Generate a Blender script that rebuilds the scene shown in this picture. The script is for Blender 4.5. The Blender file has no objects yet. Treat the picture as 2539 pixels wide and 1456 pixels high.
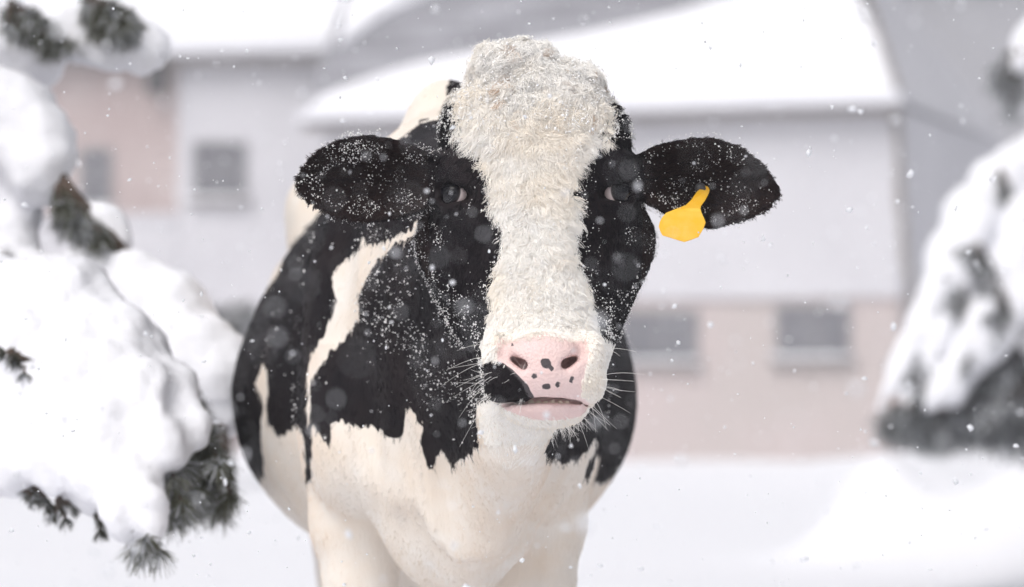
import bpy, bmesh, math, random
import numpy as np
from mathutils import Vector, Matrix
from mathutils.kdtree import KDTree

scene = bpy.context.scene
RNG = np.random.default_rng(11)
random.seed(5)
R = math.radians

# ------------------------------------------------------------------ camera
FPX = 8500.0                       # focal length in reference pixels (frame 2539 wide)
CAM_Y, CAM_Z, HORIZON = -5.0, 0.9, 1000.0
cam = bpy.data.cameras.new('camera')
cam_ob = bpy.data.objects.new('camera', cam)
scene.collection.objects.link(cam_ob)
scene.camera = cam_ob
cam.sensor_width = 36.0
cam.lens = 36.0 * FPX / 2539.0
cam_ob.location = (0, CAM_Y, CAM_Z)
cam_ob.rotation_euler = (R(90) + math.atan((HORIZON - 728.0) / FPX), 0, 0)
cam.clip_end = 2000
cam.dof.use_dof = True
cam.dof.focus_distance = 4.97
cam.dof.aperture_fstop = 3.5

# ------------------------------------------------------------------ world, sun, exposure
SUN_EL, SUN_AZ = R(52), R(215)     # azimuth clockwise from +y
world = bpy.data.worlds.new('World')
scene.world = world
world.use_nodes = True
wn, wl = world.node_tree.nodes, world.node_tree.links
wn.clear()
w_out = wn.new('ShaderNodeOutputWorld')
w_bg = wn.new('ShaderNodeBackground')
w_sky = wn.new('ShaderNodeTexSky')
w_sky.sky_type = 'NISHITA'
w_sky.sun_disc = False
w_sky.sun_elevation = SUN_EL
w_sky.sun_rotation = SUN_AZ
w_sky.air_density = 1.0
w_sky.dust_density = 6.0
w_sky.ozone_density = 1.0
w_hs = wn.new('ShaderNodeHueSaturation')
w_hs.inputs['Saturation'].default_value = 0.30      # cloud cover takes most of the blue out
wl.new(w_sky.outputs[0], w_hs.inputs['Color'])
wl.new(w_hs.outputs[0], w_bg.inputs['Color'])
w_bg.inputs['Strength'].default_value = 0.15
wl.new(w_bg.outputs[0], w_out.inputs['Surface'])
sun = bpy.data.lights.new('sun', 'SUN')
sun.energy = 0.9
sun.angle = R(35)
sun.color = (1.0, 0.97, 0.94)
sun_ob = bpy.data.objects.new('sun', sun)
scene.collection.objects.link(sun_ob)
sd = Vector((math.sin(SUN_AZ) * math.cos(SUN_EL), math.cos(SUN_AZ) * math.cos(SUN_EL), math.sin(SUN_EL)))
sun_ob.rotation_euler = sd.to_track_quat('Z', 'Y').to_euler()
scene.view_settings.view_transform = 'Standard'
scene.view_settings.look = 'None'
scene.view_settings.gamma = 1.0
scene.view_settings.exposure = -0.08
scene.cycles.max_bounces = 6
scene.cycles.diffuse_bounces = 4
scene.cycles.volume_bounces = 1
scene.cycles.use_denoising = True
scene.cycles.adaptive_threshold = 0.02
try:
    scene.cycles_curves.shape = 'RIBBONS'
    scene.cycles_curves.subdivisions = 2
except Exception:
    pass

# ------------------------------------------------------------------ helpers
def P(u, v, D):
    """world point of a spot measured in the photograph, at its own distance D"""
    return np.array(((u - 1269.5) / FPX * D, CAM_Y + D, CAM_Z + (HORIZON - v) / FPX * D))

def link(o, parent=None):
    scene.collection.objects.link(o)
    if parent is not None:
        o.parent = parent
        o.matrix_parent_inverse = Matrix.Translation(-parent.location)
    return o

def tag(o, label=None, cat=None, group=None, kind=None):
    if label: o['label'] = label
    if cat: o['category'] = cat
    if group: o['group'] = group
    if kind: o['kind'] = kind
    return o

def empty(name, loc, label, cat, group=None):
    o = bpy.data.objects.new(name, None)
    o.location = loc
    scene.collection.objects.link(o)
    return tag(o, label, cat, group)

def mesh_obj(name, verts, faces, mat=None, parent=None, smooth=False):
    me = bpy.data.meshes.new(name)
    verts = np.asarray(verts, dtype=np.float32)
    if isinstance(faces, np.ndarray):
        nf, k = faces.shape
        me.vertices.add(len(verts)); me.vertices.foreach_set('co', verts.ravel())
        me.loops.add(nf * k); me.loops.foreach_set('vertex_index', faces.astype(np.int32).ravel())
        me.polygons.add(nf)
        me.polygons.foreach_set('loop_start', np.arange(0, nf * k, k, dtype=np.int32))
        me.update(calc_edges=True); me.validate()
    else:
        me.from_pydata([tuple(map(float, p)) for p in verts], [], faces)
        me.update()
    if smooth:
        me.polygons.foreach_set('use_smooth', np.ones(len(me.polygons), dtype=bool))
    if mat: me.materials.append(mat)
    return link(bpy.data.objects.new(name, me), parent)

def bm_obj(name, bm, mat=None, parent=None, smooth=False):
    me = bpy.data.meshes.new(name)
    bmesh.ops.recalc_face_normals(bm, faces=bm.faces)
    bm.to_mesh(me); bm.free()
    if smooth:
        me.polygons.foreach_set('use_smooth', np.ones(len(me.polygons), dtype=bool))
    if mat: me.materials.append(mat)
    return link(bpy.data.objects.new(name, me), parent)

def hash3(ix, iy, iz, seed):
    h = (ix.astype(np.int64) * 374761393 + iy.astype(np.int64) * 668265263 + iz.astype(np.int64) * 2147483647 + seed * 1442695041) & 0xffffffff
    h = ((h ^ (h >> 13)) * 1274126177) & 0xffffffff
    h = ((h ^ (h >> 16)) * 2246822519) & 0xffffffff
    return ((h ^ (h >> 15)) & 0xffffff) / float(0xffffff)

def vnoise(p, scale, seed=0):
    """value noise -1..1 at points p (N,3)"""
    q = np.asarray(p, dtype=np.float64) * scale
    i = np.floor(q).astype(np.int64); f = q - i
    f = f * f * (3 - 2 * f)
    r = 0
    for dx in (0, 1):
        for dy in (0, 1):
            for dz in (0, 1):
                w = (f[:, 0] if dx else 1 - f[:, 0]) * (f[:, 1] if dy else 1 - f[:, 1]) * (f[:, 2] if dz else 1 - f[:, 2])
                r = r + w * hash3(i[:, 0] + dx, i[:, 1] + dy, i[:, 2] + dz, seed)
    return r * 2 - 1

def fbm(p, scale, seed=0, octaves=3):
    a, s, t = 0, 1.0, 0
    for k in range(octaves):
        a = a + s * vnoise(p, scale * 2 ** k, seed + k * 17); t += s; s *= .5
    return a / t

def poly_sd(px, py, poly):
    """signed distance to a polygon, negative inside"""
    poly = np.asarray(poly, dtype=np.float64)
    d = np.full(px.shape, 1e18); inside = np.zeros(px.shape, dtype=bool)
    n = len(poly)
    for i in range(n):
        a, b = poly[i], poly[(i + 1) % n]
        e = b - a; wx, wy = px - a[0], py - a[1]
        t = np.clip((wx * e[0] + wy * e[1]) / max(e @ e, 1e-9), 0, 1)
        d = np.minimum(d, (wx - e[0] * t) ** 2 + (wy - e[1] * t) ** 2)
        if a[1] != b[1]:
            c = ((a[1] > py) != (b[1] > py)) & (px < (b[0] - a[0]) * (py - a[1]) / (b[1] - a[1]) + a[0])
            inside ^= c
    d = np.sqrt(d)
    return np.where(inside, -d, d)

# ---- signed fields on a rectilinear grid, and a surface-net mesher
class Field:
    def __init__(s, xs, ys, zs):
        s.xs, s.ys, s.zs = (np.asarray(a, dtype=np.float32) for a in (xs, ys, zs))
        s.F = np.full((len(xs), len(ys), len(zs)), 0.5, dtype=np.float32)
    def block(s, lo, hi):
        sl = []
        for a, l, h in zip((s.xs, s.ys, s.zs), lo, hi):
            i, j = np.searchsorted(a, l), np.searchsorted(a, h)
            sl.append(slice(max(i - 1, 0), min(j + 1, len(a))))
        sl = tuple(sl)
        return sl, s.xs[sl[0]][:, None, None], s.ys[sl[1]][None, :, None], s.zs[sl[2]][None, None, :]
    def add(s, sl, d, k):
        F = s.F[sl]
        h = np.maximum(k - np.abs(F - d), 0) / k
        s.F[sl] = np.minimum(F, d) - h * h * k * .25
    def sub(s, sl, d, k):
        F = s.F[sl]; d = -d
        h = np.maximum(k - np.abs(F - d), 0) / k
        s.F[sl] = np.maximum(F, d) + h * h * k * .25
    def ell(s, c, r, k=.03, rot=None, neg=False):
        c = np.asarray(c, dtype=np.float32); r = np.asarray(r, dtype=np.float32)
        m = max(r) + k
        sl, X, Y, Z = s.block(c - m, c + m)
        X, Y, Z = X - c[0], Y - c[1], Z - c[2]
        if rot is not None:
            M = np.array(rot.to_3x3().inverted(), dtype=np.float32)
            X, Y, Z = (M[i, 0] * X + M[i, 1] * Y + M[i, 2] * Z for i in range(3))
        k0 = np.sqrt((X / r[0]) ** 2 + (Y / r[1]) ** 2 + (Z / r[2]) ** 2)
        k1 = np.sqrt((X / r[0] ** 2) ** 2 + (Y / r[1] ** 2) ** 2 + (Z / r[2] ** 2) ** 2)
        d = k0 * (k0 - 1) / np.maximum(k1, 1e-6)
        (s.sub if neg else s.add)(sl, d, k)
    def cap(s, a, b, ra, rb, k=.03, neg=False, sq=(1, 1, 1)):
        a = np.asarray(a, dtype=np.float32); b = np.asarray(b, dtype=np.float32); q = np.asarray(sq, dtype=np.float32)
        m = (max(ra, rb) + k) / min(sq)
        sl, X, Y, Z = s.block(np.minimum(a, b) - m, np.maximum(a, b) + m)
        e = (b - a) * q
        X, Y, Z = (X - a[0]) * q[0], (Y - a[1]) * q[1], (Z - a[2]) * q[2]
        t = np.clip((X * e[0] + Y * e[1] + Z * e[2]) / max(float(e @ e), 1e-9), 0, 1)
        d = np.sqrt((X - e[0] * t) ** 2 + (Y - e[1] * t) ** 2 + (Z - e[2] * t) ** 2) - (ra + (rb - ra) * t)
        (s.sub if neg else s.add)(sl, d, k)
    def chain(s, pts, k=.03, sq=(1, 1, 1)):
        for (a, ra), (b, rb) in zip(pts[:-1], pts[1:]):
            s.cap(a, b, ra, rb, k, sq=sq)
    def mesh(s):
        F = s.F; S = F < 0
        nx, ny, nz = F.shape
        c = np.zeros((nx - 1, ny - 1, nz - 1), dtype=np.int8)
        for dx in (0, 1):
            for dy in (0, 1):
                for dz in (0, 1):
                    c += S[dx:nx - 1 + dx, dy:ny - 1 + dy, dz:nz - 1 + dz]
        I, J, K = np.nonzero((c > 0) & (c < 8))
        acc = np.zeros((len(I), 3)); cnt = np.zeros(len(I))
        ax = (s.xs.astype(np.float64), s.ys.astype(np.float64), s.zs.astype(np.float64))
        for d in range(3):
            o1, o2 = [q for q in range(3) if q != d]
            for b1 in (0, 1):
                for b2 in (0, 1):
                    off = [0, 0, 0]; off[o1] = b1; off[o2] = b2
                    p0 = [I + off[0], J + off[1], K + off[2]]
                    p1 = list(p0); p1[d] = p0[d] + 1
                    f0, f1 = F[tuple(p0)], F[tuple(p1)]
                    m = (f0 < 0) != (f1 < 0)
                    t = f0[m] / (f0[m] - f1[m])
                    for q in range(3):
                        if q == d:
                            acc[m, q] += ax[q][p0[q][m]] * (1 - t) + ax[q][p1[q][m]] * t
                        else:
                            acc[m, q] += ax[q][p0[q][m]]
                    cnt[m] += 1
        V = acc / cnt[:, None]
        idx = np.full((nx - 1, ny - 1, nz - 1), -1, dtype=np.int32)
        idx[I, J, K] = np.arange(len(I))
        quads = []
        for d in range(3):
            o1, o2 = [(1, 2), (2, 0), (0, 1)][d]
            a = [slice(1, -1)] * 3; b = [slice(1, -1)] * 3
            a[d] = slice(0, F.shape[d] - 1); b[d] = slice(1, F.shape[d])
            s0, s1 = S[tuple(a)], S[tuple(b)]
            E = np.array(np.nonzero(s0 != s1))
            flip = s1[tuple(E)]
            g = E.copy(); g[o1] += 1; g[o2] += 1
            def cell(b1, b2):
                q = [g[0].copy(), g[1].copy(), g[2].copy()]
                q[o1] -= b1; q[o2] -= b2
                return idx[tuple(q)]
            Q = np.stack([cell(1, 1), cell(0, 1), cell(0, 0), cell(1, 0)], axis=1)
            Q[flip] = Q[flip][:, ::-1]
            quads.append(Q)
        Q = np.concatenate(quads)
        return V, Q[(Q >= 0).all(axis=1)]

def relax(V, Q, n=1, w=.5):
    e = np.concatenate([Q[:, [0, 1]], Q[:, [1, 2]], Q[:, [2, 3]], Q[:, [3, 0]]])
    deg = np.bincount(e[:, 0], minlength=len(V)) + np.bincount(e[:, 1], minlength=len(V))
    for _ in range(n):
        A = np.stack([np.bincount(e[:, 0], V[e[:, 1], q], len(V)) + np.bincount(e[:, 1], V[e[:, 0], q], len(V)) for q in range(3)], axis=1)
        V = V * (1 - w) + w * A / np.maximum(deg, 1)[:, None]
    return V

def vnormals(V, Q):
    n = np.cross(V[Q[:, 2]] - V[Q[:, 0]], V[Q[:, 3]] - V[Q[:, 1]])
    N = np.stack([sum(np.bincount(Q[:, k], n[:, q], len(V)) for k in range(4)) for q in range(3)], axis=1)
    return N / np.maximum(np.linalg.norm(N, axis=1, keepdims=True), 1e-12)

def axis(*segs):
    """segments (start, end, step) -> grid coordinates"""
    out = []
    for a, b, st in segs:
        out.append(np.linspace(a, b, max(2, int(round((b - a) / st)) + 1))[:-1])
    out.append([segs[-1][1]])
    return np.concatenate(out)

def curves_obj(name, pts, rad, mat, parent=None, col=None):
    """pts (N,K,3), rad (N,K): one strand each"""
    n, k = pts.shape[:2]
    cv = bpy.data.hair_curves.new(name)
    cv.add_curves([k] * n)
    cv.attributes['position'].data.foreach_set('vector', np.ascontiguousarray(pts, dtype=np.float32).ravel())
    a = cv.attributes.get('radius') or cv.attributes.new('radius', 'FLOAT', 'POINT')
    a.data.foreach_set('value', np.ascontiguousarray(rad, dtype=np.float32).ravel())
    if col is not None:
        a = cv.attributes.new('tint', 'FLOAT_COLOR', 'CURVE')
        c4 = np.ones((n, 4), dtype=np.float32); c4[:, :3] = col
        a.data.foreach_set('color', c4.ravel())
    cv.materials.append(mat)
    return link(bpy.data.objects.new(name, cv), parent)

def tube(bm, pts, rads, seg=8):
    rings = []
    n = len(pts)
    for i, (p, r) in enumerate(zip(pts, rads)):
        p = Vector(p); d = (Vector(pts[min(i + 1, n - 1)]) - Vector(pts[max(i - 1, 0)])).normalized()
        a = d.orthogonal().normalized() if i == 0 else (a0 - d * a0.dot(d)).normalized()
        a0 = a; b = d.cross(a)
        rings.append([bm.verts.new(p + (a * math.cos(t) + b * math.sin(t)) * r) for t in (2 * math.pi * k / seg for k in range(seg))])
    for r0, r1 in zip(rings[:-1], rings[1:]):
        for k in range(seg):
            bm.faces.new((r0[k], r0[(k + 1) % seg], r1[(k + 1) % seg], r1[k]))
    bm.faces.new(rings[0][::-1]); bm.faces.new(rings[-1])

# ------------------------------------------------------------------ materials
def mat(name, col, rough=.7, spec=.3, bump=None, noise=None, sheen=0):
    m = bpy.data.materials.new(name); m.use_nodes = True
    n, l = m.node_tree.nodes, m.node_tree.links
    b = n['Principled BSDF']
    b.inputs['Base Color'].default_value = (*col, 1)
    b.inputs['Roughness'].default_value = rough
    b.inputs['Specular IOR Level'].default_value = spec
    if sheen: b.inputs['Sheen Weight'].default_value = sheen
    tc = None
    if noise or bump:
        tc = n.new('ShaderNodeTexCoord')
    if noise:                                   # (scale, other colour, lo, hi, stretch)
        sc, c2, lo, hi = noise[:4]
        t = n.new('ShaderNodeTexNoise'); t.inputs['Scale'].default_value = sc; t.inputs['Detail'].default_value = 5
        if len(noise) > 4:
            mp = n.new('ShaderNodeMapping'); mp.inputs['Scale'].default_value = noise[4]
            l.new(tc.outputs['Object'], mp.inputs['Vector']); l.new(mp.outputs[0], t.inputs['Vector'])
        else:
            l.new(tc.outputs['Object'], t.inputs['Vector'])
        mr = n.new('ShaderNodeMapRange'); mr.inputs[1].default_value = lo; mr.inputs[2].default_value = hi
        l.new(t.outputs[0], mr.inputs[0])
        mx = n.new('ShaderNodeMix'); mx.data_type = 'RGBA'
        mx.inputs[6].default_value = (*col, 1); mx.inputs[7].default_value = (*c2, 1)
        l.new(mr.outputs[0], mx.inputs[0]); l.new(mx.outputs[2], b.inputs['Base Color'])
    if bump:                                    # (scale, strength, distance)
        t = n.new('ShaderNodeTexNoise'); t.inputs['Scale'].default_value = bump[0]; t.inputs['Detail'].default_value = 6
        l.new(tc.outputs['Object'], t.inputs['Vector'])
        bp = n.new('ShaderNodeBump'); bp.inputs['Strength'].default_value = bump[1]; bp.inputs['Distance'].default_value = bump[2]
        l.new(t.outputs[0], bp.inputs['Height']); l.new(bp.outputs[0], b.inputs['Normal'])
    return m

M_SNOW = mat('snow', (.80, .805, .848), .75, .25, bump=(28, .35, .02))
M_FLAKE = mat('snow_flake', (.9, .91, .94), .6, .3)
fn, fl_ = M_FLAKE.node_tree.nodes, M_FLAKE.node_tree.links
f_t = fn.new('ShaderNodeBsdfTranslucent'); f_t.inputs['Color'].default_value = (.93, .94, .96, 1)
f_m = fn.new('ShaderNodeMixShader'); f_m.inputs[0].default_value = .5
fl_.new(fn['Principled BSDF'].outputs[0], f_m.inputs[1]); fl_.new(f_t.outputs[0], f_m.inputs[2])
fl_.new(f_m.outputs[0], fn['Material Output'].inputs['Surface'])
M_CRUST = mat('snow_crumb', (.88, .87, .86), .8, .2)

def hair_mat(name, rough=.45, spec=.09):
    m = mat(name, (.5, .5, .5), rough, spec)
    a = m.node_tree.nodes.new('ShaderNodeAttribute'); a.attribute_name = 'tint'
    m.node_tree.links.new(a.outputs['Color'], m.node_tree.nodes['Principled BSDF'].inputs['Base Color'])
    return m
M_HAIR = hair_mat('coat_hair')

# =================================================================== setting
# ---- snow ground
def ground_z(x, y):
    p = np.stack([x, y, np.zeros_like(x)], axis=1)
    z = .10 * fbm(p, .12, 3, 2) + .03 * fbm(p, .6, 9, 2)
    near = np.exp(-((x + .1) ** 2 + (y - 1.4) ** 2) / 9.0)
    z = z * (1 - near)
    z = z + .75 * np.exp(-((x - 3.3) / .85) ** 2 - ((y - 14.5) / 1.3) ** 2) + .55 * np.exp(-((x - 2.15) / .33) ** 2 - ((y - 15.3) / .8) ** 2)
    z = z + .42 * np.exp(-((x - 5.6) / 3.0) ** 2 - ((y - 34) / 3.5) ** 2)       # ploughed bank in front of the barn
    z = z + .30 * np.exp(-((x - 9.5) / 2.2) ** 2 - ((y - 33) / 3.0) ** 2)
    z = z + .22 * np.exp(-((x - 4.1) / .7) ** 2 - ((y - 30) / 1.3) ** 2)
    return z
gx = np.concatenate([-np.geomspace(400, 16, 18), np.linspace(-15, -4.2, 37), np.linspace(-4, 5, 91), np.linspace(5.2, 15, 33), np.geomspace(16, 400, 18)])
gy = np.concatenate([-np.geomspace(300, 11, 12), np.linspace(-10, -.2, 26), np.linspace(0, 18, 120), np.linspace(18.3, 66, 125), np.geomspace(67, 700, 18)])
GX, GY = np.meshgrid(gx, gy, indexing='ij')
gv = np.stack([GX.ravel(), GY.ravel(), ground_z(GX.ravel(), GY.ravel())], axis=1)
ni, nj = len(gx), len(gy)
ii, jj = np.meshgrid(np.arange(ni - 1), np.arange(nj - 1), indexing='ij')
q0 = (ii * nj + jj).ravel()
g_ob = mesh_obj('snow_ground', gv, np.stack([q0, q0 + nj, q0 + nj + 1, q0 + 1], axis=1), M_SNOW, smooth=True)
tag(g_ob, kind='structure')

# ---- buildings behind
M_PLASTER = mat('pale_plaster', (.60, .595, .63), .85, .2, noise=(.5, (.53, .525, .56), .4, .75), bump=(20, .3, .02))
M_BEIGE = mat('beige_brick', (.47, .42, .41), .85, .2, noise=(.5, (.53, .45, .45), .35, .7), bump=(12, .5, .02))
M_PINK = mat('pink_brick', (.42, .34, .335), .85, .2, noise=(.6, (.52, .45, .44), .35, .7), bump=(12, .5, .02))
M_GREYW = mat('grey_render', (.34, .34, .365), .85, .2, noise=(.25, (.40, .40, .43), .35, .7))
M_SLATE = mat('slate', (.15, .15, .17), .7, .3, noise=(1.2, (.34, .34, .38), .35, .7, (.5, .5, 5)), bump=(8, .5, .03))
M_GLASS = mat('window_glass', (.13, .13, .15), .15, .5, noise=(1.2, (.19, .19, .21), .35, .7))  # dark panes lightened: haze and pale reflection are put into the base colour
M_FRAME = mat('window_frame_paint', (.26, .255, .275), .6, .3)
M_DARKMET = mat('dark_metal', (.05, .05, .055), .5, .4)
M_WOOD = mat('weathered_fascia', (.26, .24, .235), .8, .2, bump=(20, .4, .01))

class Frame:
    """a building's own axes: s along the wall, d outward from it, z up"""
    def __init__(f, ox, oy, yaw):
        f.o = Vector((ox, oy, 0)); f.t = Vector((math.cos(yaw), -math.sin(yaw), 0)); f.n = Vector((-math.sin(yaw), -math.cos(yaw), 0))
    def p(f, s, d, z): return f.o + f.t * s + f.n * d + Vector((0, 0, z))
    def sz(f, u, v, d=0.0):
        """wall coordinates of a spot in the photograph"""
        c = Vector((0, CAM_Y, CAM_Z)); r = Vector(((u - 1269.5) / FPX, 1, (HORIZON - v) / FPX))
        k = ((f.o + f.n * d) - c).dot(f.n) / r.dot(f.n)
        q = c + r * k
        return (q - f.o).dot(f.t), q.z
    def box(f, bm, s0, s1, d0, d1, z0, z1):
        v = [bm.verts.new(f.p(s, d, z)) for s in (s0, s1) for d in (d0, d1) for z in (z0, z1)]
        for q in ((0, 1, 3, 2), (4, 6, 7, 5), (0, 4, 5, 1), (2, 3, 7, 6), (0, 2, 6, 4), (1, 5, 7, 3)):
            bm.faces.new([v[i] for i in q])
    def part(f, name, m, parent, *boxes):
        bm = bmesh.new()
        for b in boxes: f.box(bm, *b)
        return bm_obj(name, bm, m, parent)
    def window(f, parent, s0, s1, z0, z1, d, bars=1, snow=True, rail=True):
        w = .07
        fr = f.part('window', M_FRAME, parent, (s0, s0 + w, d + .004, d + .06, z0, z1), (s1 - w, s1, d + .004, d + .06, z0, z1),
                    (s0 + w, s1 - w, d + .004, d + .06, z0, z0 + w), (s0 + w, s1 - w, d + .004, d + .06, z1 - w, z1))
        n = bars + 1
        rows = [(z0 + w, (z0 + z1) / 2 - .02), ((z0 + z1) / 2 + .02, z1 - w)] if rail else [(z0 + w, z1 - w)]
        for k in range(n):
            a = s0 + w + (s1 - s0 - 2 * w) * k / n; b = s0 + w + (s1 - s0 - 2 * w) * (k + 1) / n
            for (ra, rb) in rows:
                f.part('pane', M_GLASS, fr, (a + .012, b - .012, d + .002, d + .02, ra, rb))
        if bars:
            f.part('glazing_bar', M_FRAME, fr, *[(s0 + w + (s1 - s0 - 2 * w) * k / n - .018, s0 + w + (s1 - s0 - 2 * w) * k / n + .018, d + .006, d + .05, z0 + w, z1 - w) for k in range(1, n)])
        if rail:
            f.part('glazing_bar', M_FRAME, fr, (s0 + w, s1 - w, d + .008, d + .045, (z0 + z1) / 2 - .02, (z0 + z1) / 2 + .02))
        f.part('sill', M_WOOD, fr, (s0 - .08, s1 + .08, d + .003, d + .16, z0 - .08, z0 - .003))
        if snow:
            sn = snow_slab_boxes('sill_snow', [(f, s0 - .07, s1 + .07, d + .02, d + .17, z0 - .003, z0 + .09)], fr)
        return fr

def snow_slab_boxes(name, specs, parent):
    bm = bmesh.new()
    for (f, *b) in specs: f.box(bm, *b)
    bmesh.ops.bevel(bm, geom=bm.edges[:], offset=.03, segments=2, affect='EDGES')
    return bm_obj(name, bm, M_SNOW, parent, smooth=True)

def plane_hit(c0, nrm, u, v):
    c = Vector((0, CAM_Y, CAM_Z)); r = Vector(((u - 1269.5) / FPX, 1, (HORIZON - v) / FPX))
    return c + r * ((c0 - c).dot(nrm) / r.dot(nrm))

def slab(name, pts, nrm, th, m, parent, off=0.0):
    """a thick sheet on a sloping plane from its outline"""
    bm = bmesh.new()
    top = [bm.verts.new(p + nrm * (off + th)) for p in pts]; bot = [bm.verts.new(p + nrm * off) for p in pts]
    bm.faces.new(top); bm.faces.new(bot[::-1])
    n = len(pts)
    for i in range(n): bm.faces.new((top[i], bot[i], bot[(i + 1) % n], top[(i + 1) % n]))
    bmesh.ops.recalc_face_normals(bm, faces=bm.faces)
    if th > .08:
        bmesh.ops.bevel(bm, geom=[e for e in bm.edges if all(v.co in [t.co for t in top] for v in e.verts)], offset=th * .45, segments=3, affect='EDGES')
    return bm_obj(name, bm, m, parent)

# barn on the right
YAW = R(20)
bf = Frame((1570 - 1269.5) / FPX * 57, 52, YAW)
s_r, eave_z = bf.sz(2236, 250)
s_l, _ = bf.sz(775, 330)
_, eave_z = bf.sz(1570, 287)
_, band_z = bf.sz(1700, 742)
barn = empty('barn', bf.p((s_l + s_r) / 2, 0, 0), 'large pale barn with snowy roof, slate patch and brick lower wall behind the cow', 'barn')
bf.part('upper_wall', M_PLASTER, barn, (s_l + .25, s_r, -.3, .08, band_z, eave_z))
bf.part('lower_wall', M_BEIGE, barn, (s_l + .25, s_r - .03, -.3, 0, -.4, band_z - .002))
bf.part('end_wall', M_PLASTER, barn, (s_r - .3, s_r - .004, -7.5, -.302, -.4, eave_z - .01))
bf.part('end_wall', M_PLASTER, barn, (s_l + .254, s_l + .55, -7.5, -.302, -.4, eave_z - .01))
bf.part('fascia', M_WOOD, barn, (s_l, s_r + .1, .40, .46, eave_z - .12, eave_z + .1))
bf.part('soffit', M_WOOD, barn, (s_l, s_r + .1, .082, .398, eave_z - .1, eave_z - .05))
for (u0, u1, v0, v1) in ((1535, 1732, 770, 902), (1925, 2110, 757, 892)):
    a, zb = bf.sz(u0, v1); b, zt = bf.sz(u1, v0)
    bf.window(barn, a, b, zb, zt, 0, bars=1, rail=False)
# roof: eave line, slope 50 degrees going back
SL = R(50)
r_n = (Vector((0, 0, math.cos(SL))) + bf.n * math.sin(SL))
e0 = bf.p(0, .46, eave_z + .06)
def RH(u, v): return plane_hit(e0, r_n, u, v)
def on_roof(s, up):      # up = distance up the slope
    return bf.p(s, .46 - up * math.cos(SL), eave_z + .06 + up * math.sin(SL))
L_ROOF = 6.2
hip = RH(2130, -160)
roof_pts = [on_roof(s_l, 0), on_roof(s_r + .12, 0), RH(2150, 60), hip, on_roof(s_l + 2.0, L_ROOF), on_roof(s_l, L_ROOF)]
hip_s = (hip - bf.o).dot(bf.t)
roof_pts = [on_roof(s_l, 0), on_roof(s_r + .12, 0), RH(2215, 180), RH(2150, 30), hip, on_roof(s_l, (hip.z - eave_z - .06) / math.sin(SL))]
slab('roof', [p for p in roof_pts], r_n, .06, M_SLATE, barn)
low = [(795, 262), (865, 232), (950, 203), (1050, 173), (1200, 143), (1400, 110), (1550, 80), (1700, 45), (1820, 10), (1980, -20)]
lo_pts = [on_roof(s_l - .05, -.12), on_roof(s_r + .16, -.12), RH(2205, 150), RH(2120, -20)] + [RH(u, v) for u, v in low[::-1]]
slab('roof_snow', lo_pts, r_n, .22, M_SNOW, barn, .062)
up = [(842, 120), (890, 95), (940, 55), (1000, 22), (1080, -10), (1150, -26), (1300, -40), (1500, -50), (1700, -60)]
up_pts = [RH(u, v) for u, v in up] + [RH(1600, -150), on_roof(s_l + .1, (hip.z - eave_z - .06) / math.sin(SL) - .05)] 
slab('roof_snow', up_pts, r_n, .16, M_SNOW, barn, .062)
# rear slope closes the roof
ridge_h = hip.z
bm = bmesh.new()
rl, rr = roof_pts[-1] + r_n * .03, roof_pts[-2] + r_n * .03
bl, br = bf.p(s_l, -8.0, eave_z), bf.p(s_r + .1, -8.0, eave_z)
vv = [bm.verts.new(p) for p in (rl, rr, br, bl)]
bm.faces.new(vv)
bm_obj('rear_roof', bm, M_SNOW, barn)
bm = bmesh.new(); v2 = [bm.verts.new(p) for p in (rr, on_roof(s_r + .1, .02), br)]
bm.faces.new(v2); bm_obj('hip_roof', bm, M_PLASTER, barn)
# hip flashing and the down pipe at the corner
bm = bmesh.new(); tube(bm, [on_roof(s_r + .1, .05) + r_n * .2, RH(2207, 160) + r_n * .22, RH(2175, 60) + r_n * .22, RH(2120, -60) + r_n * .22], [.05] * 4, 6)
bm_obj('hip_flashing', bm, M_WOOD, barn)
pp = [bf.sz(u, v, .12) for u, v in ((2212, 275), (2226, 300), (2232, 380), (2232, 480), (2240, 560), (2244, 640), (2258, 700), (2262, 900), (2264, 1130))]
bm = bmesh.new(); tube(bm, [bf.p(s, .12, z) for s, z in pp], [.07, .075, .06, .085, .07, .08, .06, .06, .06], 8)
bm_obj('down_pipe', bm, M_WOOD, barn, smooth=True)

# house on the left, behind the barn's roof edge
hf = Frame((620 - 1269.5) / FPX * 63, 58, R(8))
h_r, heave = hf.sz(835, 135); _, heave = hf.sz(620, 142)
h_m, _ = hf.sz(440, 400)
h_l = h_m - 7.5
house = empty('house', hf.p((h_l + h_r) / 2, 0, 0), 'tall house with white and pink brick walls and dark windows behind left conifer', 'house')
hf.part('white_wall', M_PLASTER, house, (h_m, h_r + 2.0, -.3, .03, -.4, heave))
_, h_lo = hf.sz(360, 528)
_, h_pl = hf.sz(600, 1085)
hf.part('brick_wall', M_PINK, house, (h_l, h_m - .002, -.3, 0, h_lo + .002, heave))
hf.part('lower_wall', M_PLASTER, house, (h_l, h_m - .002, -.3, .05, h_pl + .002, h_lo))
hf.part('plinth', M_BEIGE, house, (h_l, h_r + 2.0, .032, .12, -.4, h_pl))
hf.part('string_course', M_PLASTER, house, (h_l, h_m - .004, .052, .09, h_lo - .16, h_lo - .02))
hf.part('end_wall', M_PINK, house, (h_l, h_l + .3, -6.5, -.302, -.4, heave))
hf.part('fascia', M_WOOD, house, (h_l - .2, h_r + 2.0, .33, .40, heave - .14, heave + .12))
hf.part('soffit', M_WOOD, house, (h_l - .2, h_r + 2.0, .032, .328, heave - .1, heave - .05))
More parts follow.
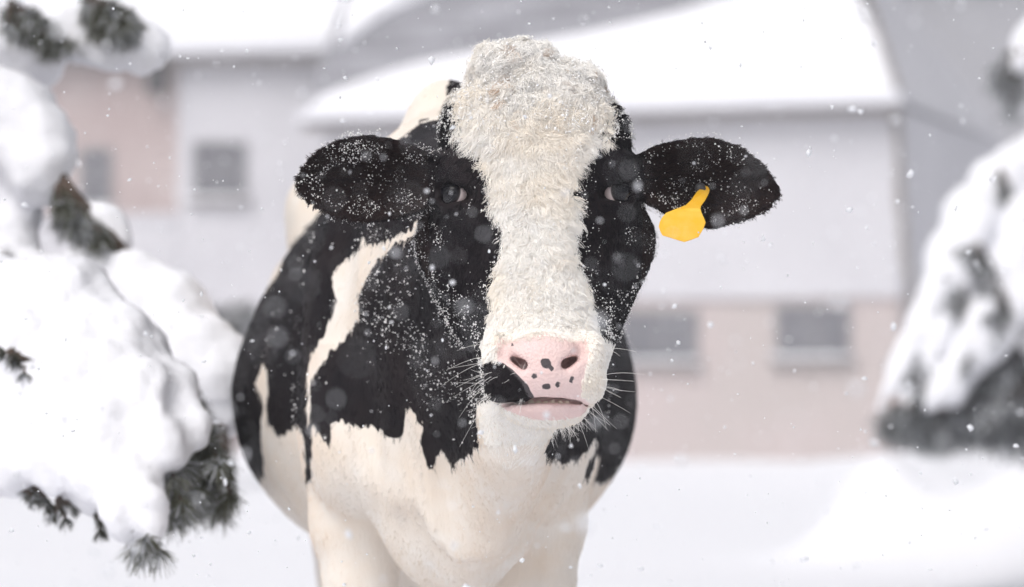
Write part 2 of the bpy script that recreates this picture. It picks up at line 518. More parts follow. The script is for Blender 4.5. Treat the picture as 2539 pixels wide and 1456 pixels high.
for (u0, u1, v0, v1, dd, bars) in ((478, 612, 350, 497, .03, 1), (196, 276, 366, 520, 0, 0), (-60, 25, 366, 520, 0, 0)):
    a, zb = hf.sz(u0, v1); b, zt = hf.sz(u1, v0)
    hf.window(house, a, b, zb, zt, dd, bars=bars)
hn = Vector((0, 0, math.cos(R(42)))) + hf.n * math.sin(R(42))
def on_h(s, up): return hf.p(s, .40 - up * math.cos(R(42)), heave + .05 + up * math.sin(R(42)))
slab('roof', [on_h(h_l - .3, 0), on_h(h_r + 2, 0), on_h(h_r + 2, 5.5), on_h(h_l - .3, 5.5)], hn, .06, M_SLATE, house)
slab('roof_snow', [on_h(h_l - .35, -.12), on_h(h_r + 2.05, -.12), on_h(h_r + 2.05, 5.6), on_h(h_l - .35, 5.6)], hn, .25, M_SNOW, house, .062)
bm = bmesh.new()
vv = [bm.verts.new(p) for p in (on_h(h_l - .3, 5.5), on_h(h_r + 2, 5.5), hf.p(h_r + 2, -8.2, heave), hf.p(h_l - .3, -8.2, heave))]
bm.faces.new(vv); bm_obj('rear_roof', bm, M_SNOW, house)
# lantern bracket between the two walls
ls, lz = hf.sz(388, 190, .2)
bm = bmesh.new()
hf.box(bm, ls - .16, ls + .16, .12, .42, lz - .32, lz + .18)
hf.box(bm, ls - .05, ls + .05, .002, .14, lz + .02, lz + .12)
bmesh.ops.bevel(bm, geom=bm.edges[:], offset=.03, segments=2, affect='EDGES')
lan = bm_obj('wall_lantern', bm, M_DARKMET, house)
bm = bmesh.new()
base = [bm.verts.new(hf.p(ls + a, .27 + b, lz + .182)) for a, b in ((-.22, -.2), (.22, -.2), (.22, .2), (-.22, .2))]
apex = bm.verts.new(hf.p(ls + .03, .27, lz + .52)); bm.faces.new(base)
for i in range(4): bm.faces.new((base[i], base[(i + 1) % 4], apex))
bm_obj('lantern_hood', bm, M_DARKMET, lan)

# grey hall far right
gf = Frame((2400 - 1269.5) / FPX * 74, 69, R(-6))
g0, _ = gf.sz(2180, 500); _, gz = gf.sz(2400, -60)
hall = empty('grey_hall', gf.p(g0 + 6, 0, 0), 'plain grey rendered hall fading in the snowfall beyond the barn corner', 'building')
gf.part('wall', M_GREYW, hall, (g0, g0 + 14, -8, 0, -.4, gz))
gf.part('roof', M_SLATE, hall, (g0 - .3, g0 + 14.3, -8.3, .3, gz + .002, gz + .2))
gf.part('roof_snow', M_SNOW, hall, (g0 - .28, g0 + 14.28, -8.28, .28, gz + .202, gz + .5))
for k in range(3):
    gf.window(hall, g0 + 4.2 + k * 3.2, g0 + 5.6 + k * 3.2, 2.2, 3.6, 0)

# ------------------------------------------------------------------ conifers under snow
M_BARK = mat('bark', (.07, .05, .04), .9, .2, bump=(30, .8, .02), noise=(9, (.12, .09, .075), .4, .7))
M_NEEDLE = hair_mat('conifer_needle', .55, .3)

def blob_snow(name, chains, parent, step=.014, k=.06, rough=.030, seed=1):
    """one lying snow load from chains of (u, v, D, radius)"""
    pts = [[(P(u, v, D), r) for u, v, D, r in ch] for ch in chains]
    allp = np.array([p for ch in pts for p, r in ch]); rm = max(r for ch in pts for p, r in ch) + .1
    lo, hi = allp.min(0) - rm, allp.max(0) + rm
    f = Field(*[np.arange(lo[q], hi[q] + step, step) for q in range(3)])
    for ch in pts: f.chain(ch, k, sq=(1, 1, 1.0))
    V, Q = f.mesh()
    N = vnormals(V, Q)
    V = V + N * (rough * fbm(V, 8, seed, 3) + .18 * rough * (np.abs(vnoise(V, 14, seed + 3)) - .4))[:, None] + N * (.007 * fbm(V, 45, seed + 5, 2))[:, None]
    return mesh_obj(name, V, Q, M_SNOW, parent, smooth=True)

def needle_twigs(parent, twigs, per_m, ln, seed, col=(.022, .034, .020), spread=.55, droop=.25, rad=.0011, frosty=0.0):
    """twigs: polylines of (u, v, D); needles stand round each"""
    rng = np.random.default_rng(seed)
    P0, T = [], []
    bmt = bmesh.new()
    for tw in twigs:
        pts = np.array([P(*t) for t in tw])
        tube(bmt, pts, np.linspace(.008, .003, len(pts)), 5)
        for a, b in zip(pts[:-1], pts[1:]):
            L = np.linalg.norm(b - a); n = max(2, int(L * per_m))
            t = rng.random(n)[:, None]
            P0.append(a + (b - a) * t); T.append(np.repeat(((b - a) / L)[None], n, 0))
        # a tuft at the tip
        n = int(per_m * .06) + 8
        P0.append(np.repeat(pts[-1][None], n, 0)); T.append(np.repeat(((pts[-1] - pts[-2]) / np.linalg.norm(pts[-1] - pts[-2]))[None], n, 0))
    P0 = np.concatenate(P0); T = np.concatenate(T); n = len(P0)
    rd = rng.normal(size=(n, 3)); rd -= (rd * T).sum(1, keepdims=True) * T; rd /= np.linalg.norm(rd, axis=1, keepdims=True)
    d = T * (.35 + .5 * rng.random((n, 1))) + rd * spread * (.6 + .8 * rng.random((n, 1))) + np.array([0, 0, -droop]) * rng.random((n, 1))
    d /= np.linalg.norm(d, axis=1, keepdims=True)
    L = ln * (.6 + .6 * rng.random((n, 1)))
    bend = np.array([0, 0, -.2]) * L
    pts = np.stack([P0, P0 + d * L * .5 + bend * .2, P0 + d * L + bend], axis=1)
    rad_ = np.tile(np.array([rad, rad * .9, rad * .35]), (n, 1))
    c = np.array(col) * (.55 + .9 * rng.random((n, 1))) + np.array([.012, .006, 0]) * rng.random((n, 1))
    frost = (vnoise(P0, 22, seed) * .5 + rng.random(n) * .9 > .72 - frosty)[:, None]
    c = np.where(frost, np.array((.55, .57, .60)) * (.5 + .5 * rng.random((n, 1))), c)
    bm_obj('twigs', bmt, M_BARK, parent)['kind'] = 'stuff'
    o = curves_obj('needles', pts, rad_, M_NEEDLE, parent, c)
    o['kind'] = 'stuff'
    return o

def surf_front(u): return 6.3 - .13 - .02 * (u / 200.0)

def fan(rng, a, b, n, jit, Dj, sub=3):
    """twigs hanging from the line a-b (u, v, D), each jit = (du, dv) long"""
    out = []
    for _ in range(n):
        t = rng.random(); s = [a[q] + (b[q] - a[q]) * t for q in range(3)]
        du, dv = jit[0] * (.5 + rng.random()), jit[1] * (.5 + rng.random())
        du += rng.normal() * 18; dv += rng.normal() * 12; dD = rng.normal() * Dj
        out.append([(s[0] + du * k / sub, s[1] + dv * k / sub + (6 if k == 1 else 0), s[2] + dD * k / sub) for k in range(sub + 1)])
    return out

def conifer(name, label, x, y, h, trunk_r, branches, rng_seed):
    base = (x, y, float(ground_z(np.array([x]), np.array([y]))[0]) - .05)
    t = empty(name, base, label, 'tree')
    bm = bmesh.new()
    n = 9
    tube(bm, [(x + .03 * math.sin(k * 1.7), y + .03 * math.cos(k * 2.1), base[2] + h * k / (n - 1)) for k in range(n)], [trunk_r * (1 - .93 * k / (n - 1)) for k in range(n)], 12)
    bm_obj('trunk', bm, M_BARK, t, smooth=True)
    for br in branches:
        pts = [P(*q) for q in br]
        a = pts[0]; z0 = a[2] + .12 + abs(a[0] - x) * .12
        bm = bmesh.new()
        pl = [(x, y, z0), (x * .5 + a[0] * .5, y * .5 + a[1] * .5, (z0 + a[2]) / 2 + .06)] + [tuple(p) for p in pts]
        tube(bm, pl, np.linspace(.035, .008, len(pl)), 7)
        bm_obj('branch', bm, M_BARK, t, smooth=True)
    return t

rng = np.random.default_rng(3)
pine = conifer('snowy_pine', 'snow-laden conifer with drooping branches and thick white lobes left of the cow', -1.95, 2.3, 4.6, .13,
    [[(-60, 800, 6.5), (150, 790, 6.35), (300, 910, 6.3), (420, 1030, 6.2), (480, 1090, 6.15)],
     [(60, 860, 6.4), (220, 1010, 6.25), (310, 1190, 6.15), (362, 1350, 6.05)],
     [(-60, 920, 6.4), (90, 1060, 6.3), (180, 1190, 6.2), (255, 1290, 6.15)],
     [(20, 700, 7.4), (330, 720, 7.2), (450, 820, 7.1), (545, 940, 7.0), (560, 1180, 6.9)],
     [(-60, 330, 7.6), (70, 330, 7.5), (180, 480, 7.4), (310, 620, 7.3)],
     [(-60, 100, 7.9), (70, 100, 7.8), (250, 60, 7.8), (400, 140, 7.7)]], 3)
blob_snow('snow_load', [
    [(-90, 800, 6.5, .13), (150, 770, 6.38, .085), (290, 890, 6.3, .085), (400, 1000, 6.2, .055), (470, 1075, 6.15, .03)],
    [(100, 830, 6.35, .11), (230, 980, 6.22, .11), (310, 1080, 6.15, .085), (400, 1105, 6.12, .045), (430, 1120, 6.1, .02)],
    [(230, 990, 6.22, .1), (275, 1140, 6.15, .07), (325, 1240, 6.08, .045), (350, 1330, 6.05, .022)],
    [(20, 860, 6.38, .13), (110, 1030, 6.28, .13), (190, 1160, 6.2, .055), (240, 1240, 6.15, .03)],
    [(-90, 900, 6.4, .14), (0, 1080, 6.3, .11), (70, 1175, 6.25, .04)],
    [(290, 900, 6.25, .05), (350, 960, 6.15, .04), (400, 1060, 6.1, .03), (415, 1120, 6.08, .012)],
    [(330, 900, 6.3, .05), (430, 960, 6.22, .035), (490, 1050, 6.15, .022), (505, 1085, 6.14, .010)],
    [(240, 1050, 6.12, .05), (262, 1150, 6.08, .035), (290, 1260, 6.03, .022), (300, 1310, 6.02, .010)],
    [(180, 1080, 6.14, .05), (205, 1170, 6.1, .03), (215, 1230, 6.08, .012)],
    [(110, 1080, 6.16, .05), (120, 1170, 6.12, .03), (135, 1225, 6.1, .012)],
    [(30, 1060, 6.2, .05), (35, 1150, 6.16, .03), (30, 1200, 6.15, .012)],
    [(330, 1180, 6.08, .035), (372, 1260, 6.03, .02), (378, 1330, 6.0, .010)],
    [(60, 760, 6.35, .05), (40, 860, 6.25, .06), (60, 900, 6.2, .03)]], pine, seed=2, step=.011, k=.035, rough=.026)
blob_snow('snow_load', [
    [(-60, 690, 7.5, .06), (60, 690, 7.4, .05), (200, 690, 7.3, .05), (340, 710, 7.2, .06), (430, 780, 7.15, .085), (500, 890, 7.05, .075), (555, 960, 7.0, .055), (575, 1050, 6.98, .03)]], pine, seed=7)
blob_snow('snow_load', [
    [(-110, 340, 7.6, .16), (0, 310, 7.55, .11), (65, 370, 7.5, .08), (100, 440, 7.45, .05), (130, 475, 7.45, .02)],
    [(-40, 440, 7.6, .12), (20, 530, 7.55, .06), (60, 560, 7.5, .03)],
    [(210, 515, 7.4, .02), (260, 560, 7.38, .035), (305, 605, 7.35, .022)],
    [(-40, 600, 7.5, .06), (40, 650, 7.45, .05), (70, 690, 7.42, .03)]], pine, seed=12)
blob_snow('snow_load', [
    [(-70, 110, 7.9, .1), (40, 130, 7.82, .075), (90, 155, 7.8, .045), (70, 180, 7.8, .02)],
    [(150, 70, 7.85, .035), (240, 80, 7.8, .055), (320, 95, 7.75, .045), (365, 112, 7.75, .028), (395, 130, 7.72, .012)],
    [(210, 90, 7.75, .045), (250, 125, 7.72, .028), (262, 148, 7.7, .012)], [(300, 95, 7.74, .035), (335, 132, 7.7, .02), (345, 148, 7.7, .01)],
    [(-60, -10, 7.9, .07), (10, 5, 7.85, .03)]], pine, seed=15)
tw = []
tw += fan(rng, (440, 910, 6.6), (545, 1150, 6.5), 60, (12, 100), .14)
tw += fan(rng, (350, 1060, 6.2), (430, 1150, 6.2), 26, (40, 110), .08)
tw += fan(rng, (320, 1100, 6.12), (350, 1310, 6.05), 14, (15, 50), .05)
tw += [[(362, 1300, 6.05), (368, 1335, 6.03), (362, 1365, 6.02)], [(362, 1310, 6.05), (380, 1340, 6.03), (392, 1362, 6.02)], [(355, 1310, 6.05), (345, 1340, 6.03), (338, 1358, 6.02)]]
tw += fan(rng, (120, 760, 6.3), (190, 830, 6.26), 10, (15, 25), .03)
tw += fan(rng, (130, 450, 7.4), (300, 610, 7.3), 40, (10, 60), .12)
tw += fan(rng, (40, 590, 7.45), (110, 700, 7.3), 16, (10, 50), .1)
tw += fan(rng, (-10, 820, 6.55), (60, 840, 6.5), 10, (-15, 70), .1)
tw += fan(rng, (20, 0, 7.7), (125, 70, 7.65), 46, (10, 34), .1)
tw += fan(rng, (215, -10, 7.65), (315, 30, 7.62), 44, (10, 36), .1)
needle_twigs(pine, tw, 560, .040, 4, col=(.070, .076, .052), rad=.0009, frosty=.10)
tw = []
for (u, v) in ((62, 915), (132, 965), (15, 1110), (95, 1130), (150, 1240), (150, 1170), (60, 1205), (100, 1215), (210, 1010), (30, 870), (240, 1255), (232, 1245), (246, 1275)):
    tw += fan(rng, (u - 10, v - 10, surf_front(u)), (u + 10, v + 8, surf_front(u)), 4, (10, 14), .01)
needle_twigs(pine, tw, 700, .022, 5, col=(.036, .040, .030), rad=.0009)

spruce = conifer('snowy_spruce', 'dark spruce with long drooping snow-covered boughs beside the grey hall', 3.45, 11.8, 7.5, .2,
    [[(2600, 420, 16.625), (2450, 500, 16.275), (2380, 620, 16.100), (2260, 830, 15.925), (2180, 1020, 15.750)],
     [(2600, 560, 16.275), (2490, 660, 16.100), (2330, 880, 15.925), (2240, 1030, 15.750)],
     [(2600, 700, 16.275), (2500, 800, 16.100), (2400, 930, 15.925), (2330, 1020, 15.750)],
     [(2600, 900, 16.100), (2500, 1000, 16.100), (2440, 1080, 15.925)],
     [(2620, 60, 16.800), (2540, 120, 16.625), (2500, 210, 16.625)]], 8)
blob_snow('snow_load', [
    [(2620, 390, 16.625, 0.193), (2490, 465, 16.363, 0.149), (2410, 540, 16.188, 0.131), (2360, 630, 16.100, 0.096), (2312, 740, 16.012, 0.052), (2232, 900, 15.890, 0.035), (2178, 1015, 15.750, 0.028)],
    [(2420, 560, 16.100, 0.123), (2385, 690, 16.012, 0.070), (2335, 850, 15.925, 0.045), (2250, 1010, 15.785, 0.032)],
    [(2350, 660, 16.012, 0.052), (2290, 800, 15.960, 0.038), (2215, 950, 15.838, 0.032)]], spruce, step=.028, k=.08, seed=21)
blob_snow('snow_load', [
    [(2640, 520, 16.363, 0.193), (2540, 570, 16.135, 0.131), (2480, 680, 16.065, 0.088), (2420, 800, 15.960, 0.060), (2350, 930, 15.838, 0.052), (2300, 1010, 15.750, 0.032)],
    [(2540, 590, 16.100, 0.105), (2535, 740, 16.012, 0.070), (2490, 850, 15.925, 0.035)],
    [(2440, 760, 15.925, 0.052), (2450, 860, 15.925, 0.045), (2420, 930, 15.890, 0.032)],
    [(2400, 900, 15.890, 0.035), (2350, 960, 15.838, 0.079), (2320, 985, 15.820, 0.035)]], spruce, step=.028, k=.07, seed=25)
blob_snow('snow_load', [
    [(2640, 60, 16.800, 0.175), (2560, 110, 16.713, 0.088), (2525, 170, 16.625, 0.052)],
    [(2640, 230, 16.800, 0.140), (2560, 260, 16.713, 0.052)]], spruce, step=.035, seed=28)
tw = []
tw += fan(rng, (2420, 720, 16.363), (2580, 940, 16.450), 150, (-45, 130), .25)
tw += fan(rng, (2300, 960, 16.275), (2580, 960, 16.450), 110, (-20, 90), .25)
tw += fan(rng, (2210, 1000, 16.100), (2330, 1000, 16.100), 40, (-8, 50), .1)
tw += fan(rng, (2480, 410, 16.188), (2500, 450, 16.135), 12, (-6, 60), .04)
tw += fan(rng, (2430, 600, 15.960), (2450, 640, 15.925), 8, (-8, 36), .04)
tw += fan(rng, (2370, 680, 15.960), (2400, 720, 15.925), 12, (-25, 60), .04)
tw += fan(rng, (2470, 680, 15.925), (2500, 760, 15.925), 12, (-15, 60), .05)
tw += fan(rng, (2290, 780, 15.925), (2240, 900, 15.838), 12, (-16, 50), .05)
tw += fan(rng, (2330, 860, 15.925), (2260, 1000, 15.750), 16, (-10, 40), .05)
tw += fan(rng, (2510, 120, 16.625), (2540, 230, 16.625), 16, (-10, 50), .08)
needle_twigs(spruce, tw, 190, .075, 9, col=(.055, .064, .066), rad=.0022, frosty=.30)

# the rest of each crown, boughs that the frame does not reach
def uvd(p):
    D = p[1] - CAM_Y
    return (1269.5 + p[0] * FPX / D, HORIZON - (p[2] - CAM_Z) * FPX / D, D)
def crown_rest(tree, x, y, h, z0, reach, n, seed, step, nl, nr_, per_m, col):
    rg = np.random.default_rng(seed)
    twl = []
    for k in range(n):
        t = (k + .5) / n; z = z0 + (h * .97 - z0) * t
        az = k * 2.399 + rg.normal() * .2
        L = reach * (1 - t) ** .75 * (.8 + .4 * rg.random()) + .12
        dv = np.array((math.cos(az), math.sin(az), 0)); sdv = np.array((-dv[1], dv[0], 0))
        pl = [np.array((x, y, z)) + dv * L * q + np.array((0, 0, .10 * L * q - .62 * L * q * q)) for q in (0.05, .35, .6, .8, 1.0)]
        def visible(q):
            u, v, D = uvd(q)
            return D < 1.0 or (-140 < u < 2690 and -140 < v < 1600)
        if any(visible(q) for q in pl): continue
        if tree is pine and dv[0] > -.2 and dv[1] < .75: continue        # the side built above
        bm = bmesh.new(); tube(bm, pl, [.03 * reach, .022 * reach, .015 * reach, .01 * reach, .006], 6)
        bm_obj('branch', bm, M_BARK, tree, smooth=True)
        chains = [[(*uvd(q + np.array((0, 0, .05 * reach))), r * reach) for q, r in zip(pl[1:], (.06, .10, .085, .03))]]
        for sgn in (-1, 1):
            for q0, q1 in ((1, .3), (2, .32), (3, .22)):
                b_ = pl[q0] + (dv * .6 + sdv * sgn * .8) * L * q1 + np.array((0, 0, -.16 * L))
                chains.append([(*uvd(pl[q0]), .06 * reach), (*uvd((pl[q0] + b_) / 2 + np.array((0, 0, .03))), .055 * reach), (*uvd(b_), .018 * reach)])
                for _ in range(5):
                    a_ = pl[q0] + (b_ - pl[q0]) * (.3 + .7 * rg.random())
                    e_ = a_ + (dv * .4 + rg.normal(size=3) * .3) * .16 * reach + np.array((0, 0, -.12 * reach))
                    twl.append([uvd(a_), uvd((a_ + e_) / 2), uvd(e_)])
        blob_snow('snow_load', chains, tree, step=step, k=.05 * reach, rough=.02 * reach, seed=seed + k)
    needle_twigs(tree, twl, per_m, nl, seed, col=col, rad=nr_, frosty=.1)
crown_rest(pine, -1.95, 2.3, 4.6, .7, 1.25, 30, 301, .03, .05, .0014, 260, (.060, .066, .046))
crown_rest(spruce, 3.45, 11.8, 7.5, .9, 1.7, 34, 302, .045, .08, .0024, 150, (.050, .058, .058))

# dark shrub with a cap of snow in front of the house
bb = P(545, 1120, 38.0); bz = float(ground_z(np.array([bb[0]]), np.array([bb[1]]))[0])
shrub = empty('shrub', (bb[0], bb[1], bz), 'dark evergreen shrub with a small snow cap in front of the house wall', 'shrub')
bm = bmesh.new()
for k in range(5):
    a = k * 1.26
    tube(bm, [(bb[0], bb[1], bz - .05), (bb[0] + .25 * math.cos(a), bb[1] + .25 * math.sin(a), bz + .8), (bb[0] + .5 * math.cos(a), bb[1] + .5 * math.sin(a), bz + 1.6)], [.05, .035, .012], 6)
bm_obj('stems', bm, M_BARK, shrub)
tw = fan(rng, (470, 840, 38.0), (610, 830, 38.0), 60, (0, -35), .4) + fan(rng, (480, 900, 38.0), (600, 900, 38.0), 60, (0, -60), .4) + fan(rng, (490, 1000, 38.0), (590, 1000, 38.0), 50, (0, -80), .4)
needle_twigs(shrub, tw, 60, .22, 14, col=(.035, .036, .034), rad=.008, droop=.1)
blob_snow('snow_cap', [[(575, 815, 37.7, .09), (592, 808, 37.7, .15), (612, 815, 37.7, .1)]], shrub, step=.04)

# =================================================================== the cow
xs = axis((-.66, -.345, .012), (-.345, .41, .0042), (.41, .47, .012))
ys = axis((-.20, .24, .0042), (.24, 2.80, .012))
zs = axis((-.01, .83, .012), (.83, 1.46, .0042), (1.46, 1.58, .012))
cf = Field(xs, ys, zs)

def table(rows, zq):
    """rows of (v, ...) -> values at heights zq, smoothed"""
    rows = sorted(rows, key=lambda r: -r[0])
    z = np.array([P(0, r[0], 5.0)[2] for r in rows])
    zz = np.linspace(z[0], z[-1], 400)
    out = []
    for c in range(1, len(rows[0])):
        y = np.interp(zz, z, [r[c] for r in rows])
        kk = np.exp(-np.linspace(-2, 2, 41) ** 2); kk /= kk.sum()
        yp = np.concatenate([2 * y[0] - y[20:0:-1], y, 2 * y[-1] - y[-2:-22:-1]])
        out.append(np.interp(zq, zz, np.convolve(yp, kk, 'valid')))
    return out, z[0], z[-1]

def head_loft(rows, n, k, db):
    # rows: v, centre u, half width px, front y, front half depth
    zall = np.array([P(0, r[0], 5.0)[2] for r in rows])
    lo = np.array([-.2, -.2, zall.min() - .02]); hi = np.array([.26, .34, zall.max() + .02])
    sl, X, Y, Z = cf.block(lo, hi)
    zq = np.asarray(Z).ravel()
    (cu, hw, yf, df), z0, z1 = table(rows, zq)
    cx = ((cu - 1269.5) / 1700.0)[None, None, :].astype(np.float32); w = np.maximum(hw / 1700.0, .004)[None, None, :].astype(np.float32)
    yf = yf[None, None, :].astype(np.float32); df = np.maximum(df, .004)[None, None, :].astype(np.float32)
    yc = yf + df
    A = np.abs((X - cx) / w); B = np.abs(np.where(Y < yc, (Y - yc) / df, (Y - yc) / db))
    r = (A ** n + B ** n) ** (1.0 / n)
    d = (r - 1) * np.minimum(w, df)
    d = np.maximum(d, np.maximum(Z - z1, z0 - Z)).astype(np.float32)
    cf.add(sl, d, k)

# nasal bridge, forehead and upper lip
head_loft([(132, 1312, 12, .10, .02), (140, 1312, 64, .088, .06), (154, 1314, 102, .075, .08), (180, 1317, 138, .055, .09), (215, 1322, 168, .03, .10), (265, 1328, 198, .012, .10),
           (340, 1330, 196, -.004, .10), (420, 1330, 166, -.016, .10), (500, 1332, 136, -.030, .10), (600, 1335, 119, -.048, .10),
           (700, 1338, 118, -.072, .10), (780, 1342, 127, -.096, .10), (840, 1347, 136, -.117, .10), (890, 1349, 137, -.137, .10),
           (940, 1349, 138, -.148, .10), (975, 1350, 134, -.146, .09), (992, 1350, 122, -.138, .08)], 2.5, .02, .16)
# orbits, cheeks and jaw
head_loft([(180, 1325, 60, .10, .03), (198, 1325, 125, .08, .06), (245, 1325, 190, .045, .09), (300, 1327, 219, .02, .10), (380, 1328, 229, .012, .10),
           (470, 1328, 226, .006, .10), (540, 1329, 219, .0, .10), (620, 1328, 206, -.012, .10), (700, 1329, 195, -.028, .10),
           (780, 1337, 176, -.055, .10), (840, 1345, 152, -.075, .09), (900, 1348, 128, -.09, .08), (960, 1350, 105, -.09, .07), (1000, 1350, 60, -.08, .05)], 2.35, .035, .15)
# jaw angles
for su in (1140, 1520):
    cf.cap(P(su, 600, 5.17), P(su + (1342 - su) * .55, 880, 5.06), .062, .040, .05)
# brow ridges over the eyes
EYES = [(np.array(P(1129, 481, 5.052)), -1), (np.array(P(1527, 478, 5.052)), 1)]
for c, sg in EYES:
    cf.ell(c + np.array((-.012 * sg, .006, .034)), (.034, .036, .026), .03)
    cf.ell(c + np.array((-.003 * sg, .006, .0)), (.033, .030, .029), .022)      # lids
    cf.ell(c + np.array((-.02 * sg, .004, -.040)), (.022, .03, .016), .03)
for c, sg in EYES:
    # almond opening, turned outward
    for q in (-.036, -.028, -.020):
        cf.cap(c + np.array((-.0170 * sg, q, -.0035)), c + np.array((.0165 * sg, q + .010, .002)), .0118, .0158, .004, neg=True)
    cf.ell(c, (.0232, .0232, .0232), .002, neg=True)
# muzzle: lip pads, nose pad, alae
for su in (1255, 1446):
    cf.ell(P(su, 945, 4.895), (.031, .040, .034), .022)
cf.ell(P(1350, 905, 4.865), (.052, .030, .045), .03)
for su, sg in ((1232, -1), (1466, 1)):
    cf.ell(P(su, 878, 4.893), (.019, .030, .032), .014)
# lower jaw, lip and chin
cf.ell(P(1350, 1012, 4.922), (.064, .060, .020), .008)
cf.ell(P(1352, 1030, 4.935), (.050, .055, .017), .013)
cf.cap(P(1345, 975, 4.99), P(1332, 920, 5.15), .046, .075, .03)
# where the surface stands along a line of sight from the front
def surf(u, v):
    for D in np.arange(4.75, 5.3, .002):
        p = P(u, v, D)
        a = [np.searchsorted(ax, q) for ax, q in zip((cf.xs, cf.ys, cf.zs), p)]
        if cf.F[a[0], a[1], a[2]] < 0: return D
    return 5.3
# nostrils: comma-shaped slits that deepen inward
for (a, b, c, sg) in (((1238, 846), (1252, 874), (1296, 910), 1), ((1457, 848), (1445, 874), (1404, 908), -1)):
    pa, pb, pc = P(*a, surf(*a)), P(*b, surf(*b)), P(*c, surf(*c))
    cf.cap(pa, pb, .0046, .0066, .008, neg=True)
    cf.cap(pb, pc, .0066, .0080, .007, neg=True)
    pm = pb + (pc - pb) * .42
    for q in (.010, .020, .030, .040, .050):
        cf.cap(pm + np.array((0, q, 0)), pc + np.array((sg * q * .1, q, .003)), .0044, .0076, .004, neg=True)
# mouth slit
mc = [(1230, 1007, .0018), (1262, 999, .0030), (1300, 994, .0038), (1345, 992, .0042), (1390, 993, .0038), (1425, 996, .0028), (1458, 1004, .0017)]
ms = [(P(u, v, surf(u, v)), r) for u, v, r in mc]
for (a, ra), (b, rb) in zip(ms[:-1], ms[1:]):
    for q in (-.004, .002, .008, .014, .020, .026, .032):
        cf.cap(a + np.array((0, q, 0)), b + np.array((0, q, 0)), ra, rb, .003, neg=True)
MOUTH_Y = ms[3][0][1]

# ears: cupped blades
EARS = {-1: dict(u=[1110, 1085, 1050, 990, 920, 860, 800, 760, 745, 737], top=[402, 393, 377, 351, 339, 344, 368, 402, 425, 452], bot=[478, 486, 522, 542, 551, 543, 521, 495, 478, 455], D=5.12),
        1: dict(u=[1545, 1575, 1610, 1650, 1700, 1760, 1830, 1890, 1915, 1930], top=[400, 388, 372, 358, 349, 345, 363, 408, 436, 470], bot=[480, 490, 508, 532, 556, 566, 549, 526, 508, 475], D=5.12)}
for sg, e in EARS.items():
    D = e['D']; o = np.argsort(e['u'])
    ux = np.array([P(u, 0, D)[0] for u in np.array(e['u'])[o]]); tz = np.array([P(0, v, D)[2] for v in np.array(e['top'])[o]]); bz_ = np.array([P(0, v, D)[2] for v in np.array(e['bot'])[o]])
    sl, X, Y, Z = cf.block((ux.min() - .012, -.02, bz_.min() - .02), (ux.max() + .012, .24, tz.max() + .02))
    xq = np.asarray(X).ravel()
    t_ = np.interp(xq, ux, tz); b_ = np.interp(xq, ux, bz_)
    kk = np.exp(-np.linspace(-2, 2, 9) ** 2); kk /= kk.sum()
    t_ = np.convolve(np.pad(t_, 4, 'edge'), kk, 'valid'); b_ = np.convolve(np.pad(b_, 4, 'edge'), kk, 'valid')
    tip = (ux[0] if sg < 0 else ux[-1])
    along = np.clip(np.abs(xq - tip) / .205, 0, 1)                 # 0 at the tip, 1 at the root
    m_ = ((t_ + b_) / 2).astype(np.float32)[:, None, None]; h_ = np.maximum((t_ - b_) / 2, .004).astype(np.float32)[:, None, None]
    al = along.astype(np.float32)[:, None, None]
    s_ = (Z - m_) / h_
    cup = .014 + .055 * np.sin(np.clip(al, 0, 1) * math.pi * .62)
    yc = .095 + .035 * (1 - al) ** 1.5 - .012 + cup * (1 - np.minimum(s_ * s_, 1.3))
    th = .0052 + .006 * al * al
    d = np.maximum((np.abs(s_) - 1) * h_ * .8, np.abs(Y - yc) * .75 - th)
    d = np.maximum(d, (tip - X) if sg < 0 else (X - tip)).astype(np.float32)
    cf.add(sl, d, .012)
    root = P(e['u'][1], 438, 5.13)
    cf.ell(root + np.array((.015 * -sg, .012, 0)), (.05, .036, .03), .03)

# poll tuft base
cf.ell(P(1262, 160, 5.10), (.050, .05, .026), .05)
cf.ell(P(1400, 195, 5.10), (.045, .05, .018), .05)

# neck
cf.chain([(np.array((.035, .15, 1.15)), .115), (np.array((.005, .34, 1.12)), .14), (np.array((-.045, .52, 1.08)), .175), (np.array((-.09, .75, 1.08)), .215)], .08, sq=(1, 1, .72))
cf.chain([(np.array((.02, .20, 1.02)), .07), (np.array((-.01, .36, .94)), .09), (np.array((-.05, .52, .86)), .12)], .08)
# dewlap
cf.chain([(np.array((.022, .14, .93)), .05), (np.array((.0, .27, .85)), .055), (np.array((-.012, .38, .80)), .055), (np.array((-.035, .46, .73)), .048), (np.array((-.062, .53, .67)), .040), (np.array((-.078, .58, .62)), .032)], .09, sq=(1.4, 1, 1))

